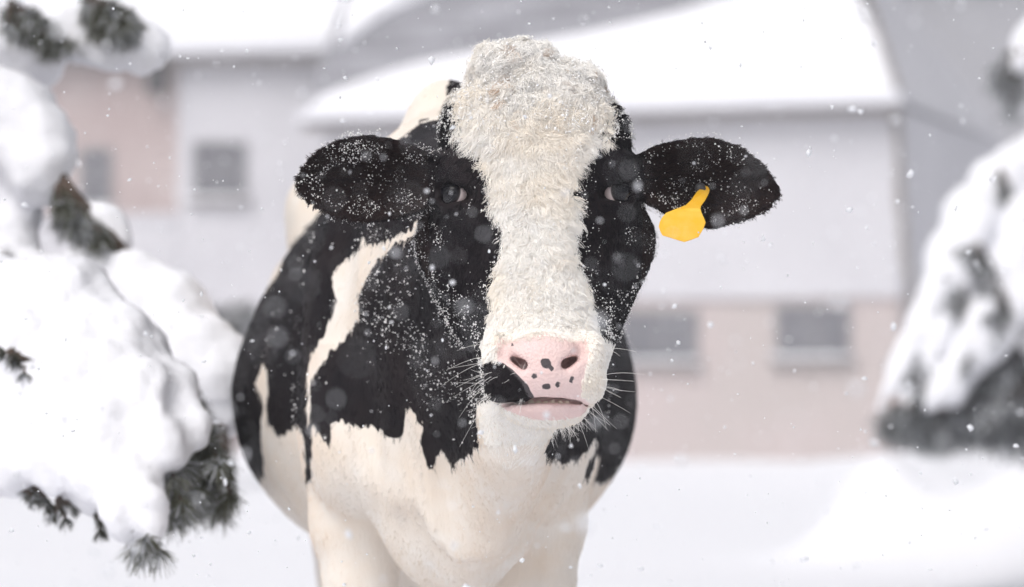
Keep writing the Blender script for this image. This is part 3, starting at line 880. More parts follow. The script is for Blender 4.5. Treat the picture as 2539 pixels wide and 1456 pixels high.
# trunk of the body: sections along y
st = np.array([  # y, cx, half width, top, bottom
    (.44, -.085, .03, .92, .80), (.47, -.085, .09, 1.0, .71), (.55, -.09, .165, 1.16, .70), (.70, -.10, .215, 1.32, .71), (.85, -.105, .236, 1.41, .70), (1.0, -.11, .236, 1.42, .67),
    (1.12, -.118, .285, 1.41, .63), (1.30, -.13, .355, 1.41, .60), (1.55, -.148, .388, 1.41, .58), (1.8, -.162, .378, 1.42, .59), (2.1, -.18, .325, 1.455, .66),
    (2.35, -.19, .285, 1.45, .80), (2.52, -.20, .21, 1.40, .95), (2.60, -.2, .09, 1.30, 1.08)])
sl, X, Y, Z = cf.block((-.64, .42, .5), (.44, 2.66, 1.54))
yq = np.asarray(Y).ravel()
def sm(col):
    yy = np.linspace(st[0, 0], st[-1, 0], 500); v = np.interp(yy, st[:, 0], st[:, col])
    kk = np.exp(-np.linspace(-2, 2, 21) ** 2); kk /= kk.sum()
    v = np.convolve(np.pad(v, 10, 'edge'), kk, 'valid')
    return np.interp(yq, yy, v).astype(np.float32)[None, :, None]
cx, hw, zt, zb = sm(1), sm(2), sm(3), sm(4)
zc = .55 + (zt - .55) * .44; hz = np.where(Z > zc, zt - zc, zc - zb)
upn = np.interp(yq, [.5, .95, 1.3, 2.0, 2.4], [1.9, 1.8, 1.5, 1.6, 2.0]).astype(np.float32)[None, :, None]
n = np.where(Z > zc, upn, 2.05).astype(np.float32)
r = (np.abs((X - cx) / hw) ** n + np.abs((Z - zc) / hz) ** n) ** (1 / n)
d = np.maximum((r - 1) * np.minimum(hw, .3), np.maximum(st[0, 0] - Y, Y - st[-1, 0])).astype(np.float32)
cf.add(sl, d, .06)
# shoulder blades, points of the shoulder, hooks and backbone
for sx in (-1, 1):
    cf.ell((-.10 + sx * .165, .86, .98), (.088, .20, .30), .08)
    cf.ell((-.10 + sx * .155, .70, .84), (.075, .12, .13), .08)
    cf.ell((-.18 + sx * .195, 2.12, 1.30), (.08, .20, .08), .14)
cf.cap((-.11, .92, 1.41), (-.18, 2.2, 1.43), .03, .035, .08)
# brisket
cf.ell((-.088, .60, .80), (.150, .13, .215), .035)
# legs
def leg(chain): cf.chain([(np.array(p), r) for p, r in chain], .022)
for lx, sx in ((-.252, -1), (.042, 1)):
    leg([((lx + .03 * -sx * .5, .80, .86), .115), ((lx, .79, .70), .085), ((lx, .78, .60), .062), ((lx, .77, .46), .052), ((lx, .77, .42), .054), ((lx, .785, .36), .040), ((lx, .79, .20), .034), ((lx, .785, .14), .043), ((lx, .765, .08), .042)])
for lx, sx in ((-.36, -1), (.0, 1)):
    leg([((lx, 2.22, 1.10), .16), ((lx, 2.15, .85), .135), ((lx, 2.22, .70), .085), ((lx, 2.38, .54), .052), ((lx, 2.385, .48), .050), ((lx, 2.36, .36), .038), ((lx, 2.34, .20), .036), ((lx, 2.33, .14), .045), ((lx, 2.31, .08), .043)])
# udder
cf.ell((-.18, 2.0, .60), (.15, .20, .13), .06)
for sx in (-1, 1):
    for dy in (-.08, .08):
        cf.cap((-.18 + sx * .06, 2.0 + dy, .50), (-.18 + sx * .065, 2.0 + dy, .43), .014, .011, .015)
# tail
cf.chain([(np.array((-.2, 2.56, 1.36)), .04), (np.array((-.2, 2.66, 1.20)), .028), (np.array((-.2, 2.66, .8)), .02), (np.array((-.2, 2.65, .55)), .03), (np.array((-.2, 2.65, .40)), .015)], .03)

V, Q = cf.mesh()
V = relax(V, Q, 2, .4)
N = vnormals(V, Q)
# matted lumps on the poll and forehead
hz_w = np.clip((V[:, 2] - P(0, 380, 5)[2]) / .08, 0, 1) * (V[:, 1] < .25) * (np.abs(V[:, 0] - .035) < .125)
V = V + N * (hz_w * (.010 * fbm(V, 26, 301, 2) + .010 * (np.abs(vnoise(V, 62, 302)) - .3)))[:, None]
# soft lumps of muscle and skin so no surface is geometrically clean
bodyw = np.clip((V[:, 1] - .25) / .15, 0, 1)
V = V + N * (bodyw * .012 * fbm(V * np.array([1, .6, .6]), 6, 31, 3))[:, None]
# neck folds running down behind the jaw and over the shoulder
fold = np.sin(60 * (V[:, 0] + .35 * V[:, 2]) + 3 * vnoise(V, 5, 77))
V = V + N * (.004 * fold * np.exp(-((V[:, 1] - .45) / .16) ** 2) * (V[:, 2] < 1.25))[:, None]
wr = np.sin(95 * (V[:, 0] * (1 + .3 * vnoise(V, 3, 501))) + 2.5 * vnoise(V, 6, 502)) * np.clip(.5 + vnoise(V, 5, 503), 0, 1)
V = V + N * (.0045 * wr * np.exp(-((V[:, 1] - .52) / .14) ** 2) * (V[:, 2] < 1.0) * (V[:, 2] > .6))[:, None]
N = vnormals(V, Q)

# ---- coat pattern
def uv_of(p):
    D = p[:, 1] - CAM_Y
    return 1269.5 + p[:, 0] * FPX / D, HORIZON - (p[:, 2] - CAM_Z) * FPX / D

HEAD_L = [(900, 230), (1089, 258), (1124, 244), (1141, 258), (1138, 294), (1136, 336), (1151, 340), (1166, 361), (1193, 382), (1209, 402), (1218, 441), (1224, 456), (1219, 475), (1219, 504), (1235, 531),
          (1243, 553), (1249, 585), (1249, 615), (1235, 648), (1227, 681), (1221, 708), (1213, 730), (1222, 763), (1214, 790), (1203, 817), (1192, 842), (1150, 880), (900, 960)]
HEAD_R = [(1960, 200), (1522, 222), (1517, 234), (1505, 255), (1517, 288), (1506, 324), (1510, 336), (1475, 351), (1454, 369), (1447, 393), (1438, 408), (1430, 435), (1427, 462), (1416, 471), (1423, 487), (1431, 517),
          (1436, 550), (1424, 580), (1424, 600), (1431, 640), (1442, 675), (1453, 700), (1464, 735), (1470, 771), (1481, 809), (1495, 830), (1560, 870), (1960, 960)]
LIP = [(1120, 925), (1209, 893), (1229, 898), (1250, 898), (1273, 917), (1293, 937), (1313, 957), (1324, 984), (1303, 998), (1274, 998), (1239, 1002), (1206, 994), (1160, 985), (1110, 960)]
JAW_L = [(1000, 800), (1225, 800), (1225, 960), (1205, 992), (1000, 992)]
PINK = [(1226, 858), (1236, 842), (1270, 836), (1310, 832), (1350, 826), (1400, 834), (1440, 836), (1458, 846), (1462, 880), (1452, 915), (1447, 950), (1442, 985), (1462, 1000), (1456, 1022), (1430, 1038), (1380, 1044),
        (1330, 1042), (1290, 1034), (1250, 1016), (1240, 1002), (1290, 996), (1310, 985), (1290, 945), (1262, 915), (1236, 900)]
SPOTS = [(1354, 901, 11), (1347, 897, 7), (1366, 913, 7), (1325, 933, 6), (1356, 959, 7), (1383, 953, 6.5), (1416, 946, 5.5), (1419, 938, 4), (1270, 855, 4.5)]
BODY_BLACK = [(400, 1200), (600, 1150), (640, 1192), (652, 1178), (655, 1150), (648, 1100), (648, 1050), (652, 1000), (650, 985), (640, 965), (626, 952), (640, 930), (655, 905), (664, 930), (666, 965), (660, 1000), (663, 1045), (680, 1072),
              (693, 1084), (715, 1074), (738, 1048), (750, 1075), (757, 1130), (757, 1180), (763, 1208), (772, 1180), (773, 1120), (772, 1060), (779, 1055), (790, 1080), (808, 1098), (820, 1116), (823, 1085), (818, 1050), (830, 1034), (850, 1046), (872, 1060),
              (900, 1054), (925, 1058), (950, 1074), (985, 1090), (995, 1076), (1003, 1048), (1006, 1020), (1014, 1014), (1030, 1030), (1050, 1056), (1044, 1090), (1047, 1125), (1058, 1150), (1069, 1172), (1080, 1150), (1088, 1122), (1098, 1120),
              (1115, 1145), (1128, 1164), (1136, 1145), (1165, 1132), (1185, 1110), (1200, 1075), (1198, 1040), (1192, 1000), (1190, 940), (1270, 1040), (1290, 1080), (1284, 1100), (1310, 1104), (1338, 1112), (1360, 1136), (1395, 1150), (1425, 1142), (1452, 1122), (1476, 1085), (1482, 1100), (1470, 1130),
              (1452, 1165), (1450, 1182), (1462, 1192), (1470, 1160), (1482, 1118), (1486, 1150), (1474, 1192), (1490, 1200), (1520, 1180), (1560, 1130), (1800, 1100), (1800, 150), (1130, 150), (1085, 300), (1040, 300), (1005, 335), (940, 380), (800, 520), (735, 590), (700, 640), (690, 680), (640, 740), (400, 900)]
BAND = [(1100, 492), (1070, 518), (1040, 550), (1000, 575), (960, 595), (915, 610), (899, 588), (893, 620), (850, 650), (825, 682), (824, 720), (833, 745), (820, 790), (800, 832), (776, 880), (763, 915), (762, 1040), (770, 1050), (770, 960), (790, 910), (820, 872), (850, 842), (884, 803),
        (890, 790), (888, 730), (910, 690), (930, 652), (960, 622), (1000, 592), (1050, 570), (1075, 548), (1100, 560)]
def coat(p):
    """signed pixels: black (<0 black), pink (<0 bare pink skin)"""
    u, v = uv_of(p)
    bw = np.clip((p[:, 1] - .17) / .05, 0, 1)
    ps_ = p * np.array([1, 1, .45])
    uj = u + 5.0 * fbm(p, 55, 5, 2) + bw * 4.0 * vnoise(ps_, 150, 12)
    vj = v + 5.0 * fbm(p + 3.1, 55, 8, 2) + bw * (9.0 * vnoise(ps_, 120, 14) + 7.0 * vnoise(ps_, 300, 15))
    hb = np.minimum(np.minimum(poly_sd(uj, vj, HEAD_L), poly_sd(uj, vj, HEAD_R)), np.maximum(poly_sd(uj, vj, LIP), (p[:, 1] - .01) * 1700))
    D5 = p[:, 1]
    hb = np.minimum(hb, np.maximum(poly_sd(uj, vj, JAW_L), (-.015 - D5) * 1700))
    ear = (p[:, 0] < P(1085, 0, 5.1)[0]) | (p[:, 0] > P(1572, 0, 5.1)[0])
    hb = np.where(ear & (D5 < .25) & (p[:, 2] > 1.08), np.minimum(hb, -10), hb)
    # back of the head: black from the ears backwards, white throat
    b = poly_sd(uj, vj, BODY_BLACK)
    b = np.maximum(b, -poly_sd(uj, vj, BAND))
    b = np.where(p[:, 2] < .56, np.maximum(b, 20), b)                      # white stockings
    b = np.where(p[:, 1] > 2.0, np.maximum(b, 60 * (vnoise(p, 2.6, 41) - .1) + 10), b)
    isb = np.clip((p[:, 1] - .17) / .05, 0, 1)
    blk = hb * (1 - isb) + b * isb
    sp = np.full(len(p), 1e3)
    for su, sv, sr in SPOTS:
        sp = np.minimum(sp, np.hypot((u - su) * (1 + .3 * math.sin(su)), v - sv) - sr * 1.2 + 2.2 * vnoise(p, 330, int(su)))
    onface = p[:, 1] < .02
    blk = np.where(onface, np.minimum(blk, sp), blk)
    pk = np.where(onface, poly_sd(u, v, PINK) + np.where(v < 870, 7.0 * fbm(p, 120, 61, 2), 2.5 * fbm(p, 120, 62, 2)), 99.0)
    return np.clip(blk, -60, 60), np.clip(pk, -60, 60)
blk, pnk = coat(V)

# inside of the ears
def ear_inner(p, nrm):
    e = (p[:, 0] < P(1065, 0, 5.1)[0]) | (p[:, 0] > P(1592, 0, 5.1)[0])
    return e & (p[:, 1] < .25) & (p[:, 2] > 1.08)

M_COAT = bpy.data.materials.new('cow_coat'); M_COAT.use_nodes = True
nt = M_COAT.node_tree; nn, ll = nt.nodes, nt.links
bs = nn['Principled BSDF']; bs.inputs['Roughness'].default_value = .55; bs.inputs['Specular IOR Level'].default_value = .12
def attr(nm):
    a = nn.new('ShaderNodeAttribute'); a.attribute_name = nm; return a.outputs['Fac']
def ramp(src, lo, hi):
    m = nn.new('ShaderNodeMapRange'); m.inputs[1].default_value = lo; m.inputs[2].default_value = hi; ll.new(src, m.inputs[0]); return m.outputs[0]
def mixc(f, a, b):
    m = nn.new('ShaderNodeMix'); m.data_type = 'RGBA'; ll.new(f, m.inputs[0])
    for k, c in ((6, a), (7, b)):
        if isinstance(c, tuple): m.inputs[k].default_value = (*c, 1)
        else: ll.new(c, m.inputs[k])
    return m.outputs[2]
tc = nn.new('ShaderNodeTexCoord')
nz = nn.new('ShaderNodeTexNoise'); nz.inputs['Scale'].default_value = 9; nz.inputs['Detail'].default_value = 4
ll.new(tc.outputs['Object'], nz.inputs['Vector'])
white = mixc(ramp(nz.outputs[0], .38, .72), (.76, .715, .66), (.72, .62, .52))
black = mixc(ramp(nz.outputs[0], .35, .75), (.008, .0065, .0085), (.016, .011, .012))
base = mixc(ramp(attr('blk'), -1.5, 1.5), black, white)
pinkc = mixc(ramp(nz.outputs[0], .35, .7), (.76, .60, .585), (.74, .53, .495))
grey = mixc(ramp(attr('blk'), -1.2, .6), (.085, .075, .08), pinkc)
col = mixc(ramp(attr('pnk'), 3, -3), base, grey)
ll.new(col, bs.inputs['Base Color'])
ll.new(ramp(attr('pnk'), 3, -3), (mr := nn.new('ShaderNodeMapRange')).inputs[0]); mr.inputs[3].default_value = .62; mr.inputs[4].default_value = .38
ll.new(mr.outputs[0], bs.inputs['Roughness'])
bs.inputs['Subsurface Weight'].default_value = 0.0
v1 = nn.new('ShaderNodeTexVoronoi'); v1.inputs['Scale'].default_value = 260; ll.new(tc.outputs['Object'], v1.inputs['Vector'])
n2 = nn.new('ShaderNodeTexNoise'); n2.inputs['Scale'].default_value = 220; n2.inputs['Detail'].default_value = 3
mp = nn.new('ShaderNodeMapping'); mp.inputs['Scale'].default_value = (1, 1, .25); ll.new(tc.outputs['Object'], mp.inputs['Vector']); ll.new(mp.outputs[0], n2.inputs['Vector'])
hgt = nn.new('ShaderNodeMix'); hgt.data_type = 'FLOAT'; ll.new(ramp(attr('pnk'), 3, -3), hgt.inputs[0]); ll.new(n2.outputs[0], hgt.inputs[2]); ll.new(v1.outputs['Distance'], hgt.inputs[3])
bp = nn.new('ShaderNodeBump'); bp.inputs['Strength'].default_value = .35; bp.inputs['Distance'].default_value = .004
ll.new(hgt.outputs[0], bp.inputs['Height']); ll.new(bp.outputs[0], bs.inputs['Normal'])

cow = empty('cow', (-.13, 1.4, 0), 'black and white dairy cow standing in snow facing forward with yellow tagged ear', 'cow')
body = mesh_obj('body', V, Q, M_COAT, cow, smooth=True)
for nm, arr in (('blk', blk), ('pnk', pnk)):
    a = body.data.attributes.new(nm, 'FLOAT', 'POINT'); a.data.foreach_set('value', arr.astype(np.float32))

# hooves
M_HOOF = mat('hoof_horn', (.06, .05, .045), .5, .4, noise=(20, (.12, .10, .08), .4, .7))
for (hx, hy) in ((-.252, .745), (.042, .745), (-.36, 2.29), (.0, 2.29)):
    for sx in (-1, 1):
        bm = bmesh.new()
        for z, rx, ry, off in ((0, .034, .062, -.018), (.03, .032, .056, -.010), (.085, .026, .042, .008)):
            for k in range(12):
                a = 2 * math.pi * k / 12
                bm.verts.new((hx + sx * .030 + rx * math.cos(a), hy + off + ry * math.sin(a), z))
        vs = bm.verts[:] if bm.verts.ensure_lookup_table() is None else bm.verts[:]
        for lv in range(2):
            for k in range(12):
                bm.faces.new((vs[lv * 12 + k], vs[lv * 12 + (k + 1) % 12], vs[lv * 12 + 12 + (k + 1) % 12], vs[lv * 12 + 12 + k]))
        bm.faces.new(vs[:12][::-1]); bm.faces.new(vs[24:])
        bm_obj('hoof', bm, M_HOOF, cow, smooth=True)

# eyes
M_EYE = bpy.data.materials.new('eyeball'); M_EYE.use_nodes = True
en, el = M_EYE.node_tree.nodes, M_EYE.node_tree.links
eb = en['Principled BSDF']; eb.inputs['Roughness'].default_value = .04; eb.inputs['Coat Weight'].default_value = .0; eb.inputs['Specular IOR Level'].default_value = .28; eb.inputs['Coat Roughness'].default_value = .03
ea = en.new('ShaderNodeAttribute'); ea.attribute_name = 'iris'
er = en.new('ShaderNodeValToRGB'); er.color_ramp.elements[0].position = .0; er.color_ramp.elements[0].color = (.004, .004, .006, 1)
er.color_ramp.elements[1].position = 1; er.color_ramp.elements[1].color = (.62, .50, .48, 1)
for pos, c in ((.42, (.005, .005, .008, 1)), (.60, (.012, .010, .012, 1)), (.66, (.06, .045, .045, 1)), (.70, (.66, .57, .56, 1))):
    q = er.color_ramp.elements.new(pos); q.color = c
el.new(ea.outputs['Fac'], er.inputs[0]); el.new(er.outputs[0], eb.inputs['Base Color'])
for c, sg in EYES:
    bm = bmesh.new(); bmesh.ops.create_uvsphere(bm, u_segments=40, v_segments=24, radius=.0226)
    bmesh.ops.translate(bm, verts=bm.verts, vec=Vector(c))
    o = bm_obj('eye', bm, M_EYE, cow, smooth=True)
    gz_ = Vector((.56 * sg, -.80, .10)).normalized()
    co = np.array([v.co[:] for v in o.data.vertices]); d = (co - c) / .0226
    ang = np.arccos(np.clip(d @ np.array(gz_), -1, 1)) / math.pi
    a = o.data.attributes.new('iris', 'FLOAT', 'POINT'); a.data.foreach_set('value', np.clip(ang * 2.2, 0, 1).astype(np.float32))
# a row of lower teeth just showing in the mouth
M_TOOTH = mat('tooth', (.72, .66, .55), .3, .5)
for k in range(6):
    u = 1318 + k * 17.5
    bm = bmesh.new(); bmesh.ops.create_cube(bm, size=1)
    bmesh.ops.bevel(bm, geom=bm.edges[:], offset=.2, segments=2, affect='EDGES')
    p = P(u, 1003 + (k % 3) * .9, MOUTH_Y + 5.021 + abs(k - 2.5) * .003)
    for v in bm.verts: v.co = Vector((v.co.x * .0095 + p[0], v.co.y * .006 + p[1], v.co.z * .012 + p[2]))
    bm_obj('tooth', bm, M_TOOTH, cow, smooth=True)

# ------------------------------------------------------------------ coat hair
tri = np.concatenate([Q[:, [0, 1, 2]], Q[:, [0, 2, 3]]])
ta = np.linalg.norm(np.cross(V[tri[:, 1]] - V[tri[:, 0]], V[tri[:, 2]] - V[tri[:, 0]]), axis=1) * .5
tcen = V[tri].mean(1)
tu, tv = uv_of(tcen)
t_blk = blk[tri].mean(1); t_pnk = pnk[tri].mean(1)
is_head = (tcen[:, 1] < .22) & (tcen[:, 2] > .84)
is_body = ~is_head & (tcen[:, 1] < 2.0) & (tcen[:, 2] > .35)

def sample(weight, n, rng):
    p = ta * weight; p = p / p.sum()
    t = rng.choice(len(tri), n, p=p)
    a, b = rng.random((2, n)); f = a + b > 1; a[f] = 1 - a[f]; b[f] = 1 - b[f]
    A, B, C = (tri[t, k] for k in range(3))
    pos = V[A] + (V[B] - V[A]) * a[:, None] + (V[C] - V[A]) * b[:, None]
    nr = N[A] * (1 - a - b)[:, None] + N[B] * a[:, None] + N[C] * b[:, None]
    return pos, nr / np.linalg.norm(nr, axis=1, keepdims=True)

def comb(p, nr):
    """lay of the coat: down the face, away from the whorl on the forehead, outward on the ears, down and back on the body"""
    u, v = uv_of(p)
    g = np.zeros_like(p)
    wx, wz = (u - 1335) / 200, (v - 470) / 200
    g[:, 0] = np.interp(v, [150, 420, 800], [1.5, 1.1, .6]) * wx; g[:, 2] = np.interp(v, [100, 260, 420, 600], [.55, .1, -.6, -1.0]); g[:, 1] = -.1
    ear = ear_inner(p, nr)
    sg = np.sign(p[:, 0] - .035)
    g[ear, 0] = sg[ear] * 1.0; g[ear, 2] = -.15 + .5 * np.sign(p[ear, 2] - 1.235); g[ear, 1] = 0
    bd = p[:, 1] > .22
    g[bd, 0] = .1 * np.sign(p[bd, 0] + .1); g[bd, 2] = -1; g[bd, 1] = .5
    g -= (g * nr).sum(1, keepdims=True) * nr
    return g / np.maximum(np.linalg.norm(g, axis=1, keepdims=True), 1e-6)

def strands(pos, nr, length, lift, wild, seed, clump=0, curl=0, K=5, sag=.15):
    rng = np.random.default_rng(seed); n = len(pos)
    g = comb(pos, nr)
    sidev = np.cross(nr, g)
    a1 = vnoise(pos, 70, seed + 1); a2 = vnoise(pos, 160, seed + 2)
    ang = wild * (1.0 * a1 + .8 * a2 + .35 * rng.normal(size=n))
    dr = g * np.cos(ang)[:, None] + sidev * np.sin(ang)[:, None]
    lf = lift * (1 + .5 * vnoise(pos, 110, seed + 3) + .25 * rng.normal(size=n))
    L = length * (.65 + .7 * rng.random(n))
    s = np.linspace(0, 1, K)
    root = pos - nr * .0008
    pts = np.empty((n, K, 3))
    ph = rng.random(n) * 6.28
    for k, t in enumerate(s):
        bend = t * t
        d = dr * (t * .95 + .15 * bend)[..., None] if np.ndim(t) else dr * (t * .95 + .15 * bend)
        up = nr * (lf * (t - .55 * bend))[:, None]
        c = 0
        if curl:
            c = (sidev * np.sin(ph + t * 5)[:, None] + nr * np.cos(ph + t * 5)[:, None]) * (curl * t)
        pts[:, k] = root + (d + up + c) * L[:, None]
        pts[:, k, 2] -= sag * bend * L
    if clump:
        m = max(8, int(n / clump)); gi = rng.choice(n, m, replace=False)
        kd = KDTree(m)
        for j, q in enumerate(gi): kd.insert(pos[q], j)
        kd.balance()
        own = np.array([gi[kd.find(p)[1]] for p in pos])
        for k, t in enumerate(s):
            w = .78 * t ** 1.3
            pts[:, k] += (pts[own, k] - pts[:, k]) * w
    return pts

ROOT_R = .00042
def radii(n, K, r): return np.tile(r * (1 - .75 * np.linspace(0, 1, K) ** 1.5), (n, 1))
def coat_col(pos, rng, ear=None):
    b, _ = coat(pos)
    n = len(pos)
    j = rng.random((n, 1))
    tone = fbm(pos, 14, 91, 3)[:, None]
    wht = np.array((.95, .93, .895)) * (.96 + .05 * j) + np.array((-.01, -.055, -.115)) * np.clip(tone * 1.5 + .1, 0, 1) - np.array((.02, .06, .10)) * (j > .9) * (pos[:, 1:2] < .2)
    u, v = uv_of(pos)
    stain = np.clip((vnoise(pos, 58, 402) - .62) / .2, 0, 1)[:, None] * (v < 330)[:, None]
    wht = wht * (1 - stain) + np.array((.50, .33, .20)) * stain
    crust = np.clip((300 - v) / 160, 0, 1)[:, None] * (pos[:, 1] < .25)[:, None] * np.clip(.75 + .8 * vnoise(pos, 45, 403), 0, 1)[:, None]
    wht = wht * (1 - crust * .8) + np.array((.97, .958, .938)) * crust * .8 * (1 - .5 * stain) + wht * crust * .8 * .5 * stain
    wht = np.where((pos[:, 1] > .2)[:, None], wht * np.array((.84, .80, .765)), wht)
    warm = np.clip(fbm(pos * np.array([1, 1, .5]), 5.5, 405, 3) * 1.6 + .1, 0, 1)[:, None] * (pos[:, 1] > .2)[:, None]
    wht = wht * (1 - .7 * warm) + np.array((.76, .625, .51)) * .7 * warm
    blkc = np.array((.0065, .0052, .0072)) * (.6 + .9 * j)
    if ear is not None:
        blkc = np.where(ear[:, None], np.array((.022, .013, .013)) * (.5 + 1.0 * j), blkc)
    return np.where(b[:, None] < 0, blkc, wht), b
allp, allr, allc = [], [], []
def put(pts, r, c): allp.append(pts); allr.append(r); allc.append(c)
eyeclear = np.minimum(np.linalg.norm(tcen - EYES[0][0], axis=1), np.linalg.norm(tcen - EYES[1][0], axis=1))
face_ok = is_head & (t_pnk > -4) & (eyeclear > .030) & ~((tcen[:, 1] < -.06) & (tcen[:, 2] < P(0, 992, 4.86)[2] + .004) & (tcen[:, 2] > P(0, 1002, 4.86)[2]) )
rngh = np.random.default_rng(21)
front = N[tri[:, 0], 1] < .35
# woolly white face
wht_w = (face_ok & (t_blk > -2) & front).astype(float)
p, nr = sample(wht_w * (tv > 330), 90000, rngh)
c, b = coat_col(p, rngh)
uu, vv_ = uv_of(p)
Ls = np.interp(vv_, [330, 420, 700, 790, 830, 900, 1010, 1060], [.020, .016, .0135, .010, .006, .0055, .005, .006])
wl_ = np.interp(vv_, [330, 500, 760, 840], [1.5, 1.3, 1.1, .7])
put(strands(p, nr, Ls, .60, wl_, 31, clump=6, curl=.15), radii(len(p), 5, .00042), c)
# forelock and poll: matted
p, nr = sample(wht_w * (tv <= 345), 52000, rngh)
c, b = coat_col(p, rngh)
put(strands(p, nr, .015, .55, 3.2, 37, clump=10, curl=.30), radii(len(p), 5, .00045), c)
# short black face
p, nr = sample((face_ok & (t_blk < 3) & ~ear_inner(tcen, None)).astype(float) * np.where(front, 1, .3), 62000, rngh)
c, b = coat_col(p, rngh)
k_ = b < 0; p, nr, c = p[k_], nr[k_], c[k_]
uu, vv_ = uv_of(p)
put(strands(p, nr, np.where(vv_ < 345, .014, np.where(vv_ > 850, .005, .007)), np.where(vv_ < 345, .7, .32), .45, 41, clump=5), radii(len(p), 5, .0004), c)
# ears
p, nr = sample((is_head & ear_inner(tcen, None)).astype(float), 60000, rngh)
c, b = coat_col(p, rngh, ear=(nr[:, 1] < -.2))
put(strands(p, nr, .0085, .5, .7, 43, clump=3), radii(len(p), 5, .0004), c)
# fuzz at the top of the nose pad
p, nr = sample((is_head & (t_pnk < 4) & (t_pnk > -9) & (tv < 870)).astype(float), 1500, rngh)
put(strands(p, nr, .006, .5, 1.0, 47), radii(len(p), 5, .0003), np.tile((.84, .77, .71), (len(p), 1)))
# body
vis = (N[tri[:, 0], 1] < .5)
p, nr = sample(is_body.astype(float) * np.where(vis, 1, .25) * np.interp(tcen[:, 1], [.2, .9, 2.0], [1.3, 1.0, .5]), 130000, rngh)
c, b = coat_col(p, rngh)
put(strands(p, nr, .0085, .22, .30, 53, clump=0, K=4), radii(len(p), 4, .0005), c)
for nm_, sel_ in (('coat_hair', [k for k in range(len(allp)) if allp[k].shape[1] == 5]), ('body_hair', [k for k in range(len(allp)) if allp[k].shape[1] == 4])):
    fur = curves_obj(nm_, np.concatenate([allp[k] for k in sel_]), np.concatenate([allr[k] for k in sel_]), M_HAIR, cow, np.concatenate([allc[k] for k in sel_]))
    fur['kind'] = 'stuff'

# whiskers, chin bristles and lashes
wp = []; wr = []
def whisk(n, sel, ln, lift, seed):
    rg = np.random.default_rng(seed)
    p, nr = sample(sel.astype(float), n, rg)
    u, v = uv_of(p)
    g = np.stack([np.sign(u - 1345) * .6, np.zeros(n) - .1, np.full(n, -.35)], axis=1)
    L = ln * (.5 + rg.random(n))
    d = nr * lift + g * .6 + rg.normal(size=(n, 3)) * .25
    d /= np.linalg.norm(d, axis=1, keepdims=True)
    cdir = rg.normal(size=(n, 3)) * .6; cdir[:, 2] -= .3
    pts = np.stack([p + d * (L * t)[:, None] + cdir * (L * t * t * .5)[:, None] for t in np.linspace(0, 1, 6)], axis=1)
    wp.append(pts); wr.append(np.tile(np.linspace(.00032, .00012, 6), (n, 1)))
mz = is_head & (tcen[:, 1] < .0)
side = mz & (np.abs(tu - 1347) > 105) & (tv > 840) & (tv < 1000)
whisk(26, side, .036, .9, 61)
whisk(190, mz & (tv > 1030) & (tcen[:, 1] < -.02), .014, .9, 62)
whisk(34, mz & (tu < 1300) & (tv > 900) & (tv < 1000), .022, .8, 63)
whisk(30, mz & (np.abs(tu - 1347) > 80) & (tv > 1000), .03, 1.0, 64)
W = np.concatenate(wp)
whk = curves_obj('whiskers', W, np.concatenate(wr), M_HAIR, cow, np.tile((.85, .83, .80), (len(W), 1)))
whk['kind'] = 'stuff'
ls_ = []
for c, sg in EYES:
    for k in range(26):
        t = k / 25.0
        a = c + np.array((sg * (-.016 + .034 * t), -.0205 + .012 * t * t, .0095 + .004 * math.sin(math.pi * t)))
        d = np.array((sg * (.1 + .5 * t), -.8, -.1 + .15 * random.random())); d /= np.linalg.norm(d)
        ls_.append([a + d * .016 * s + np.array((0, 0, -.004 * s + .004 * s * s)) for s in (0, .33, .66, 1)])
las = curves_obj('eyelashes', np.array(ls_), np.tile(np.array([.0005, .00045, .0003, .0001]), (len(ls_), 1)), M_HAIR, cow, np.tile((.012, .011, .013), (len(ls_), 1)))
las['kind'] = 'stuff'

# ------------------------------------------------------------------ snow caught in the coat
ico = bmesh.new(); bmesh.ops.create_icosphere(ico, subdivisions=1, radius=1)
ICO_V = np.array([v.co[:] for v in ico.verts]); ICO_F = np.array([[v.index for v in f.verts] for f in ico.faces]); ico.free()
def crumbs(name, pos, size, m, seed, flat=None):
    rg = np.random.default_rng(seed); n = len(pos)
    v = ICO_V[None] * (.55 + .9 * rg.random((n, len(ICO_V), 1))) * size[:, None, None] * (.6 + .8 * rg.random((n, 1, 3)))
    v = v + pos[:, None, :]
    f = ICO_F[None] + (np.arange(n) * len(ICO_V))[:, None, None]
    return mesh_obj(name, v.reshape(-1, 3), f.reshape(-1, 3), m, smooth=False)
rgs = np.random.default_rng(71)
nc = N[tri[:, 0]]
def dust(weight, n, thresh, sc, lo, hi, seed, off=.006):
    p, nr = sample(weight.astype(float), n * 6, rgs)
    f = fbm(p, sc, seed, 3) + .35 * vnoise(p, 190, seed + 9)
    k = np.nonzero(f > thresh)[0][:n]
    p, nr = p[k], nr[k]
    return p + nr * off * (.4 + 1.0 * rgs.random((len(p), 1))), lo + (hi - lo) * rgs.random(len(p)) ** 2.5
upish = np.clip(nc[:, 2] + .45, .05, 1.4)
sets = []
hd = is_head & ~((eyeclear < .03)) & (t_pnk > 3)
sets.append(dust((hd & (t_blk < 0)) * upish * np.where(front, 1, .4), 1200, .18, 26, .0004, .0013, 81))                   # black cheeks
sets.append(dust((hd & (t_blk < 4) & (t_blk > -26)) * 1.0, 2000, .10, 34, .0004, .0018, 82))                              # along the blaze
sets.append(dust((hd & ear_inner(tcen, None)) * 1.0, 1500, .18, 30, .0004, .0012, 83))                                    # ears
earlow = hd & ear_inner(tcen, None) & (np.abs(nc[:, 2]) > .75)
sets.append(dust(earlow * 1.0, 1100, -.0, 30, .0005, .0014, 84, .008))
